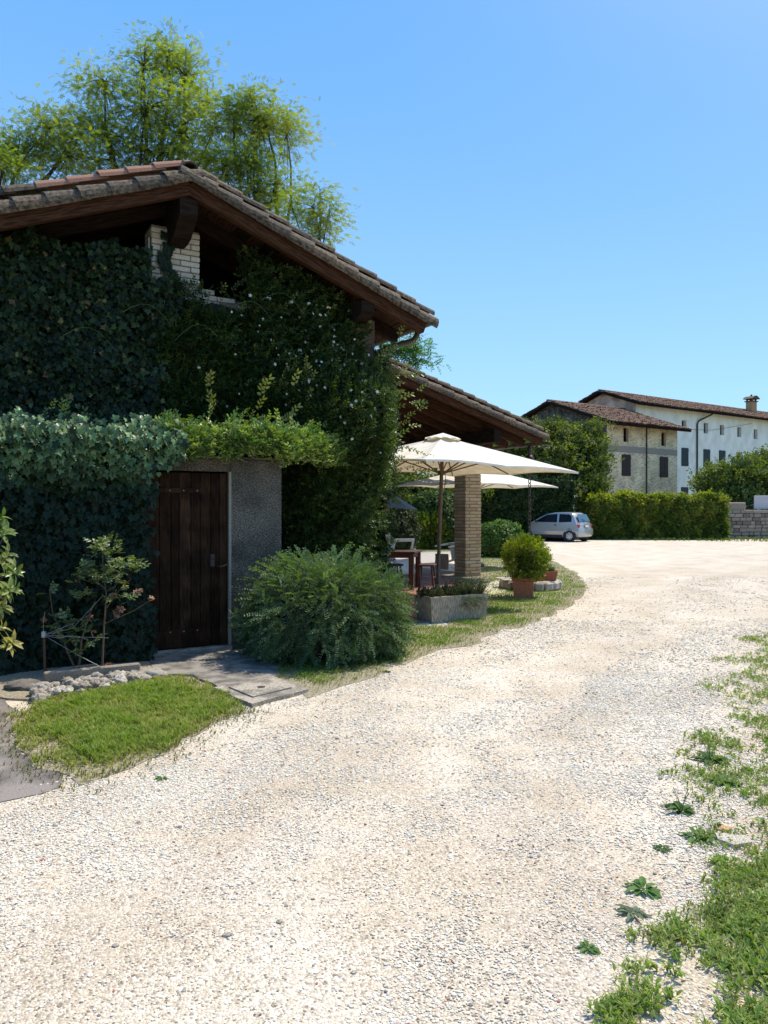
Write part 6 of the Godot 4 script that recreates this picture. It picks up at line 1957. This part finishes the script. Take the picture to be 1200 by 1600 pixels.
func make_pots() -> void:
	var pc := Vector3(0.975, 0, -11.07)
	var o := thing("planter", "weathered grey concrete trough planter at the patio edge", "planter", pc, TURN)
	var s := Shape.new()
	trough(s, Vector2(1.0, 0.44), Vector2(0.93, 0.38), 0.37, 0.05)
	part(o, "trough", s.mesh(), M.planter_concrete)
	soil_in(o, Vector2(0.90, 0.34), 0.325)
	var ex := Vector3(0.866, 0, -0.5)
	var ez := Vector3(0.5, 0, 0.866)
	var r := thing("rosemary", "rosemary with upright needle sprigs spilling over the right end of the planter", "rosemary", pc + ex * 0.25 + Vector3(0, 0.325, 0))
	var bag := Bag.new()
	for k in 210:
		var q := ex * rr(-0.24, 0.22) + ez * rr(-0.15, 0.17)
		var dir := Vector3(0, 1, 0) + ex * rr(-0.5, 0.6) + ez * rr(-0.4, 0.6)
		if k % 6 == 0: dir = ez * 1.0 + Vector3(0, rr(-0.9, 0.1), 0) + ex * rr(-0.3, 0.3)
		bag.add(facing(dir, Vector3.UP + rv(0.5)).scaled(Vector3(1.4, rr(0.6, 1.25), 1.4)), q, tint(Color(0.055, 0.085, 0.035), Color(0.10, 0.13, 0.045), rng.randf()))
	s = Shape.new()
	for k in 9: limb(s, Vector3(0, -0.02, 0) + ex * rr(-0.15, 0.15), ex * rr(-0.2, 0.2) + Vector3(0, 0.2, 0) + ez * rr(-0.1, 0.2), 0.006, 0.003, 0.0, 4)
	part(r, "stems", s.mesh(), M.stem_brown)
	many(r, "sprigs", L["sprig"], M.soft_leaf, bag)
	r = thing("herb", "low dark herbs growing in the left half of the planter", "herb", pc - ex * 0.2 + Vector3(0, 0.325, 0))
	bag = Bag.new()
	for k in 190:
		var q := ex * rr(-0.30, 0.24) + ez * rr(-0.17, 0.18)
		bag.add(facing(Vector3(rr(-0.6, 0.6), 1, rr(-0.6, 0.6)), Vector3.UP + rv(0.5)).scaled(Vector3.ONE * rr(0.7, 1.4)), q, tint(Color(0.055, 0.075, 0.035), Color(0.12, 0.10, 0.07), rng.randf()))
	many(r, "leaves", L["shoot_0"], M.soft_leaf, bag)
	# the square pot
	var p := ground(818, 934)
	o = thing("square_pot", "square terracotta pot with the yellow green bush standing on the grass", "pot", Vector3(p.x, 0.012, p.z), -0.22)
	s = Shape.new()
	trough(s, Vector2(0.37, 0.37), Vector2(0.33, 0.33), 0.36, 0.025)
	part(o, "body", s.mesh(), M.terracotta)
	s = Shape.new()
	for k in 4:
		s.box(Basis(Vector3.UP, k * PI / 2) * Vector3(-0.006, 0.335, 0.188), Vector3(0.388, 0.05, 0.012), Basis(Vector3.UP, k * PI / 2), 0.004)
	part(o, "rim", s.mesh(), M.terracotta)
	soil_in(o, Vector2(0.31, 0.31), 0.32)
	s = Shape.new()
	s.box(Vector3(0, 0.0, 0), Vector3(0.5, 0.04, 0.42), Basis(), 0.01)
	tag(part(self, "paving_slab", s.mesh(), M.concrete, Transform3D(Basis(Vector3.UP, -0.3), Vector3(p.x + 0.05, 0.0, p.z + 0.02))), "pale slab under the square terracotta pot", "slab")
	# the ring of stones
	var rc := Vector3(2.93, 0.01, -15.35)
	o = thing("stone_ring", "low round ring of pale tufa blocks behind the square pot", "planter ring", rc)
	s = Shape.new()
	s.lathe([Vector2(0.50, 0.0), Vector2(0.50, 0.12), Vector2(0.0, 0.13)], 20)
	part(o, "soil", s.mesh(), M.soil)
	for k in 17:
		var a := TAU * k / 17.0
		s = Shape.new()
		s.box(Vector3.ZERO, Vector3(0.19, 0.17, 0.14), Basis(), 0.03)
		for i in s.v.size():
			var q := s.v[i]
			s.v[i] = q + 0.03 * Vector3(nz.get_noise_3d(q.x * 9 + k * 7, q.y * 9, q.z * 9), nz.get_noise_3d(q.x * 9, q.y * 9 + k * 5, 3.0), nz.get_noise_3d(1.0, q.y * 9, q.z * 9 + k * 3))
		part(o, "block", s.mesh(), M[["stone_pale", "stone_grey", "stone_pale"][k % 3]], Transform3D(Basis(Vector3.UP, PI / 2 - a + rr(-0.06, 0.06)), Vector3(cos(a) * 0.54, 0.085, sin(a) * 0.54)))
	for q in [[-0.44, 0.18, 0.2], [-0.30, 0.40, 0.6], [-0.5, -0.15, 0.1]]:
		s = Shape.new()
		s.box(Vector3(q[0], 0.187, q[1]), Vector3(0.34, 0.03, 0.24), Basis(Vector3.UP, q[2]), 0.008)
		part(o, "cap_slab", s.mesh(), M.stone_pale)
	o = thing("trough_pot", "small tapered terracotta pot with a tiny plant on the stone ring", "pot", Vector3(3.27, 0.185, -15.15), -0.25)
	s = Shape.new()
	trough(s, Vector2(0.32, 0.20), Vector2(0.24, 0.15), 0.19, 0.018)
	part(o, "body", s.mesh(), M.terracotta)
	soil_in(o, Vector2(0.26, 0.15), 0.16)
	o = thing("small_plant", "tiny blue green plant in the tapered terracotta pot", "plant", Vector3(3.27, 0.345, -15.15))
	bag = Bag.new()
	for k in 26:
		bag.add(facing(Vector3(rr(-0.8, 0.8), 1, rr(-0.6, 0.6)), Vector3.UP + rv(0.5)).scaled(Vector3.ONE * rr(0.6, 0.95)), Vector3(rr(-0.08, 0.08), 0, rr(-0.04, 0.04)), tint(Color(0.06, 0.10, 0.07), Color(0.10, 0.14, 0.08), rng.randf()))
	many(o, "leaves", L["shoot_1"], M.soft_leaf, bag)
	o = thing("round_pot", "low round terracotta bowl behind the square pot on the stone ring", "pot", Vector3(3.05, 0.185, -15.05))
	s = Shape.new()
	s.lathe([Vector2(0.0, 0.0), Vector2(0.08, 0.0), Vector2(0.12, 0.10), Vector2(0.13, 0.10), Vector2(0.13, 0.12), Vector2(0.11, 0.12), Vector2(0.10, 0.09), Vector2(0.0, 0.09)], 16)
	part(o, "body", s.mesh(), M.terracotta)

func rock(sd: int) -> ArrayMesh:                                     # a rounded lump about 1 across
	var s := Shape.new()
	s.grid(14, 10, func(i: int, j: int) -> Vector3:
		var a := TAU * (i % 14) / 14.0
		var e := -PI / 2 + PI * j / 10.0
		var q := Vector3(cos(a) * cos(e), sin(e) * 0.75, -sin(a) * cos(e))
		return q * 0.5 * (1.0 + 0.42 * nz.get_noise_3d(q.x * 1.4 + sd * 11.0, q.y * 1.4, q.z * 1.4) + 0.38 * nz.get_noise_3d(q.x * 3.4, q.y * 3.4 + sd * 3.0, q.z * 3.4)))
	return s.mesh()

func make_rockery() -> void:
	var o := thing("stone_edging", "rough ridge of pale lumpy stones edging the rose bed", "stone edging", ground(130, 1082))
	var org := ground(130, 1082)
	for k in 120:
		var t := rng.randf()
		var g := ground(lerpf(52, 212, t), lerpf(1093, 1066, t) + rr(-12, 7) * (1.0 - 0.3 * t)) - org
		var sz := rr(0.04, 0.115)
		part(o, "stone", rock(k % 7), M[["stone_pale", "stone_grey", "stone_grey", "stone_brown"][rng.randi() % 4]], Transform3D(Basis.from_euler(Vector3(rr(-0.4, 0.4), rr(0, TAU), rr(-0.4, 0.4))).scaled(Vector3(sz * 1.2, sz, sz)), Vector3(g.x, rr(0.0, 0.05) + 0.015, g.z)))
	var labels := ["dark reddish lump of rubble left of the stone edging", "flat grey stone at the left end of the stone edging", "flat grey stone right of the stone edging towards the door", "long grey stone between the flat stone and the door apron"]
	var spec := [[38, 1078, 0.24, "stone_dark"], [62, 1080, 0.17, "stone_grey"], [213, 1064, 0.20, "stone_grey"], [236, 1060, 0.24, "stone_grey"]]
	for k in 4:
		var q: Array = spec[k]
		tag(part(self, "field_stone", rock(10 + k), M[q[3]], Transform3D(Basis(Vector3.UP, k * 0.8).scaled(Vector3(q[2] * 1.3, q[2] * 0.6, q[2])), ground(q[0], q[1]) + Vector3(0, 0.035, 0))), labels[k], "stone")
	var s := Shape.new()
	s.box(Vector3(0, 0.06, 0), Vector3(0.85, 0.12, 0.07), Basis(), 0.01)
	tag(part(self, "bed_kerb", s.mesh(), M.stone_brown, Transform3D(Basis(Vector3.UP, TURN), ground(145, 1063))), "low stone kerb behind the rose stems", "kerb")
	var p := ground(70, 1058)
	o = thing("stake", "rusty iron stake with a pale clip and wires tied to the rose", "stake", p)
	s = Shape.new()
	s.tube([Vector3(0, -0.05, 0), Vector3(-0.01, 0.40, 0)], [0.013], 8)
	part(o, "post", s.mesh(), M.rust)
	s = Shape.new()
	s.box(Vector3(-0.012, 0.405, 0), Vector3(0.035, 0.06, 0.035), Basis(), 0.005)
	part(o, "clip", s.mesh(), M.wire)
	s = Shape.new()
	var w := ground(160, 1052) - p
	for e in [[Vector3(0, 0.62, 0), 0.02], [Vector3(0.30, 0.52, 0.05), 0.0], [Vector3(0.28, 0.40, 0.05), -0.02], [Vector3(0.62, 0.38, 0.05), 0.0], [w + Vector3(0, 0.05, 0), 0.0], [w + Vector3(0, 0.75, 0), -0.12]]:
		var b := Vector3(-0.01, 0.40, 0.01)
		var t: Vector3 = e[0]
		s.tube([b, b.lerp(t, 0.5) + Vector3(0, e[1], 0.02), t], [0.0018], 4)
	s.tube([Vector3(0.03, 0.06, 0.06), Vector3(0.25, 0.10, 0.04), Vector3(0.5, 0.13, 0.02)], [0.0022], 4)
	part(o, "wires", s.mesh(), M.wire)

# ---- cars --------------------------------------------------------------------------------------------------------
func car_hw(y: float) -> float:                                      # half width of the body at a height
	if y < 0.5: return lerpf(0.74, 0.805, clampf((y - 0.2) / 0.3, 0, 1))
	if y < 0.90: return lerpf(0.805, 0.78, (y - 0.5) / 0.4)
	return lerpf(0.78, 0.60, clampf((y - 0.90) / 0.52, 0, 1))

func car_panel(s: Shape, pts: Array, side: float, off: float) -> void:   # a flat outline of Vector2(x, y) laid on the car's flank
	var pk := PackedVector2Array(pts)
	var tr := Geometry2D.triangulate_polygon(pk)
	for k in range(0, tr.size(), 3):
		var q := []
		for e in 3: q.append(Vector3(pk[tr[k + e]].x, pk[tr[k + e]].y, side * (car_hw(pk[tr[k + e]].y) + off)))
		var nn: Vector3 = (q[1] - q[0]).cross(q[2] - q[0])
		if nn.z * side > 0: s.tri(q[0], q[1], q[2])
		else: s.tri(q[0], q[2], q[1])

func make_car(label: String, paint: String, at_: Vector3, turn: float) -> Node3D:
	var o := thing("parked_car", label, "car", at_, turn)
	var prof := [Vector2(0.06, 0.24), Vector2(0.0, 0.42), Vector2(0.02, 0.58), Vector2(0.09, 0.66), Vector2(0.11, 0.78), Vector2(0.16, 0.92), Vector2(0.30, 1.20), Vector2(0.40, 1.35), Vector2(0.55, 1.41), Vector2(1.0, 1.43), Vector2(1.5, 1.42), Vector2(1.85, 1.35), Vector2(2.2, 1.19), Vector2(2.58, 0.98), Vector2(2.75, 0.90), Vector2(3.10, 0.80), Vector2(3.33, 0.64), Vector2(3.42, 0.46), Vector2(3.38, 0.24)]
	var s := Shape.new()
	var first := s.v.size()
	s.grid(10, prof.size() - 1, func(i: int, j: int) -> Vector3:
		var q: Vector2 = prof[j]
		var a := lerpf(-1.0, 1.0, i / 10.0)
		var crown := 1.0 - pow(absf(a), 4.0)
		var x := q.x + (0.06 * (1.0 - crown) if j < 8 else (-0.10 * (1.0 - crown) if j > 11 else 0.0)) - (0.03 * crown if j < 6 else 0.0)
		return Vector3(x, q.y - 0.035 * pow(absf(a), 4.0) * (1.0 if q.y > 0.8 else 0.0), -a * car_hw(q.y)))
	for side in [-1.0, 1.0]:
		for band in [[0.24, 0.5], [0.5, 0.90], [0.90, 1.5]]:
			var clip := Geometry2D.intersect_polygons(PackedVector2Array(prof), PackedVector2Array([Vector2(-1, band[0]), Vector2(5, band[0]), Vector2(5, band[1]), Vector2(-1, band[1])]))
			for c in clip:
				var pts := []
				for q in c: pts.append(Vector2(q.x + (0.06 if q.x < 0.45 else (-0.06 if q.x > 2.3 else 0.0)), q.y - (0.03 if q.y > 1.0 else 0.0)))
				car_panel(s, pts, side, -0.002)
	part(o, "body", s.mesh(), M[paint])
	for side in [-1.0, 1.0]:
		s = Shape.new()
		car_panel(s, [Vector2(1.22, 0.93), Vector2(2.42, 0.95), Vector2(2.12, 1.14), Vector2(1.82, 1.30), Vector2(1.26, 1.345)], side, 0.006)
		part(o, "front_side_window", s.mesh(), M.car_glass)
		s = Shape.new()
		car_panel(s, [Vector2(0.46, 0.96), Vector2(1.12, 0.93), Vector2(1.15, 1.335), Vector2(0.62, 1.32), Vector2(0.49, 1.22)], side, 0.006)
		part(o, "rear_side_window", s.mesh(), M.car_glass)
		s = Shape.new()
		car_panel(s, [Vector2(1.17, 0.32), Vector2(1.18, 0.32), Vector2(1.20, 1.36), Vector2(1.19, 1.36)], side, 0.004)
		car_panel(s, [Vector2(2.45, 0.32), Vector2(2.46, 0.32), Vector2(2.46, 0.95), Vector2(2.45, 0.95)], side, 0.004)
		car_panel(s, [Vector2(0.95, 0.20), Vector2(2.5, 0.20), Vector2(2.5, 0.33), Vector2(0.95, 0.33)], side, 0.004)
		var door := part(o, "door", s.mesh(), M.car_trim)
		s = Shape.new()
		s.box(Vector3(1.29, 0.80, side * (car_hw(0.80) + 0.012)), Vector3(0.10, 0.05, 0.02), Basis(), 0.006)
		part(door, "handle", s.mesh(), M.car_trim)
		s = Shape.new()
		s.box(Vector3(2.30, 0.98, side * 0.86), Vector3(0.11, 0.12, 0.15), Basis(), 0.03)
		part(o, "mirror", s.mesh(), M.car_trim)
		s = Shape.new()                                                # tail light
		s.lathe([Vector2(0.0, -0.02), Vector2(0.085, -0.02), Vector2(0.095, 0.0), Vector2(0.07, 0.03), Vector2(0.0, 0.04)], 12, Vector3(0.135, 0.76, side * 0.70), Basis(Vector3(0, 0, 1), PI / 2) * Basis(Vector3(1, 0, 0), side * 0.75))
		part(o, "tail_light", s.mesh(), M.car_red)
		s = Shape.new()
		s.lathe([Vector2(0.0, 0.0), Vector2(0.10, 0.0), Vector2(0.08, 0.03), Vector2(0.0, 0.04)], 12, Vector3(3.22, 0.66, side * 0.52), Basis(Vector3(0, 0, 1), -PI / 2))
		part(o, "headlight", s.mesh(), M.plate)
		for x in [0.55, 2.90]:
			s = Shape.new()
			s.lathe([Vector2(0.0, 0.0), Vector2(0.335, 0.0), Vector2(0.335, 0.012), Vector2(0.0, 0.012)], 22, Vector3(x, 0.30, side * 0.785), Basis(Vector3.RIGHT, side * PI / 2))
			part(o, "wheel_arch", s.mesh(), M.car_trim)
			s = Shape.new()
			s.lathe([Vector2(0.17, -0.09), Vector2(0.25, -0.09), Vector2(0.277, -0.06), Vector2(0.277, 0.06), Vector2(0.25, 0.09), Vector2(0.18, 0.09), Vector2(0.17, 0.06)], 24, Vector3(x, 0.277, side * 0.74), Basis(Vector3.RIGHT, side * PI / 2))
			var wheel := part(o, "wheel", s.mesh(), M.tyre)
			s = Shape.new()
			s.lathe([Vector2(0.185, 0.05), Vector2(0.175, 0.082), Vector2(0.14, 0.075), Vector2(0.05, 0.085), Vector2(0.0, 0.09)], 20, Vector3(x, 0.277, side * 0.74), Basis(Vector3.RIGHT, side * PI / 2))
			part(wheel, "rim", s.mesh(), M.rim)
			s = Shape.new()
			for k in 6:
				var a := k * PI / 3
				s.box(Vector3(x + cos(a) * 0.115, 0.277 + sin(a) * 0.115, side * 0.822), Vector3(0.05, 0.032, 0.006), Basis(Vector3(0, 0, 1), a), 0.002)
			part(wheel, "rim_holes", s.mesh(), M.car_trim)
	s = Shape.new()                                                    # rear window on the hatch
	s.quad(Vector3(0.175, 0.965, -0.60), Vector3(0.175, 0.965, 0.60), Vector3(0.345, 1.31, 0.50), Vector3(0.345, 1.31, -0.50))
	for i in s.v.size(): s.v[i] += Vector3(-0.045, 0.02, 0)
	part(o, "rear_window", s.mesh(), M.car_glass_blue)
	s = Shape.new()
	s.quad(Vector3(2.62, 1.0, 0.66), Vector3(2.62, 1.0, -0.66), Vector3(1.96, 1.345, -0.54), Vector3(1.96, 1.345, 0.54))
	for i in s.v.size(): s.v[i] += Vector3(0.02, 0.02, 0)
	part(o, "windscreen", s.mesh(), M.car_glass_blue)
	s = Shape.new()
	s.tube([Vector3(0.10, 0.98, 0.0), Vector3(0.13, 1.06, -0.12), Vector3(0.16, 1.10, -0.28)], [0.012], 5)
	part(o, "wiper", s.mesh(), M.car_trim)
	s = Shape.new()
	s.box(Vector3(0.035, 0.745, 0), Vector3(0.02, 0.11, 0.42), Basis(), 0.004)
	var pl := part(o, "number_plate_holder", s.mesh(), M.car_trim)
	s = Shape.new()
	s.box(Vector3(0.022, 0.745, 0), Vector3(0.006, 0.09, 0.36))
	part(pl, "number_plate", s.mesh(), M.plate)
	s = Shape.new()
	s.box(Vector3(0.07, 0.885, 0), Vector3(0.012, 0.07, 0.07), Basis(Vector3.RIGHT, PI / 4), 0.003)
	part(o, "badge", s.mesh(), M.rim)
	s = Shape.new()
	s.grid(10, 3, func(i: int, j: int) -> Vector3:
		var a := lerpf(-1.0, 1.0, i / 10.0)
		return Vector3(-0.035 + 0.10 * pow(absf(a), 4.0) + 0.03 * absf(j - 1.5) * 0.5, 0.30 + 0.30 * j / 3.0, -a * 0.80))
	part(o, "bumper", s.mesh(), M[paint])
	s = Shape.new()
	s.box(Vector3(1.7, 0.22, 0), Vector3(2.9, 0.14, 1.36), Basis(), 0.03)
	part(o, "underbody", s.mesh(), M.car_trim)
	return o

func _ready() -> void:
	set_up()
	make_materials()
	make_leaves()
	make_ground()
	make_barn()
	make_portico()
	make_houses()
	make_stone_wall()
	make_trees()
	make_climbers()
	make_shrubs()
	make_grass()
	make_rockery()
	make_pots()
	make_parasol("large cream square parasol in front of the brick column, nearest of the two", Vector3(0.90, 0.02, -13.0), deg_to_rad(-10.0), -0.034, 2.25, 2.26, 2.80)
	make_parasol("cream square parasol further back, half hidden by the brick column", Vector3(2.52, 0.02, -21.3), deg_to_rad(-6.0), -0.01, 2.25, 2.20, 2.74)
	make_grey_parasol()
	make_table()
	make_chairs()
	make_car("silver three door hatchback parked with its rear towards the lane", "car_silver", Vector3(9.85, 0.01, -37.2), deg_to_rad(140.0))
	make_car("dark blue hatchback mostly hidden behind the brick column and bushes", "car_blue", Vector3(1.6, 0.01, -34.2), deg_to_rad(-14.0))
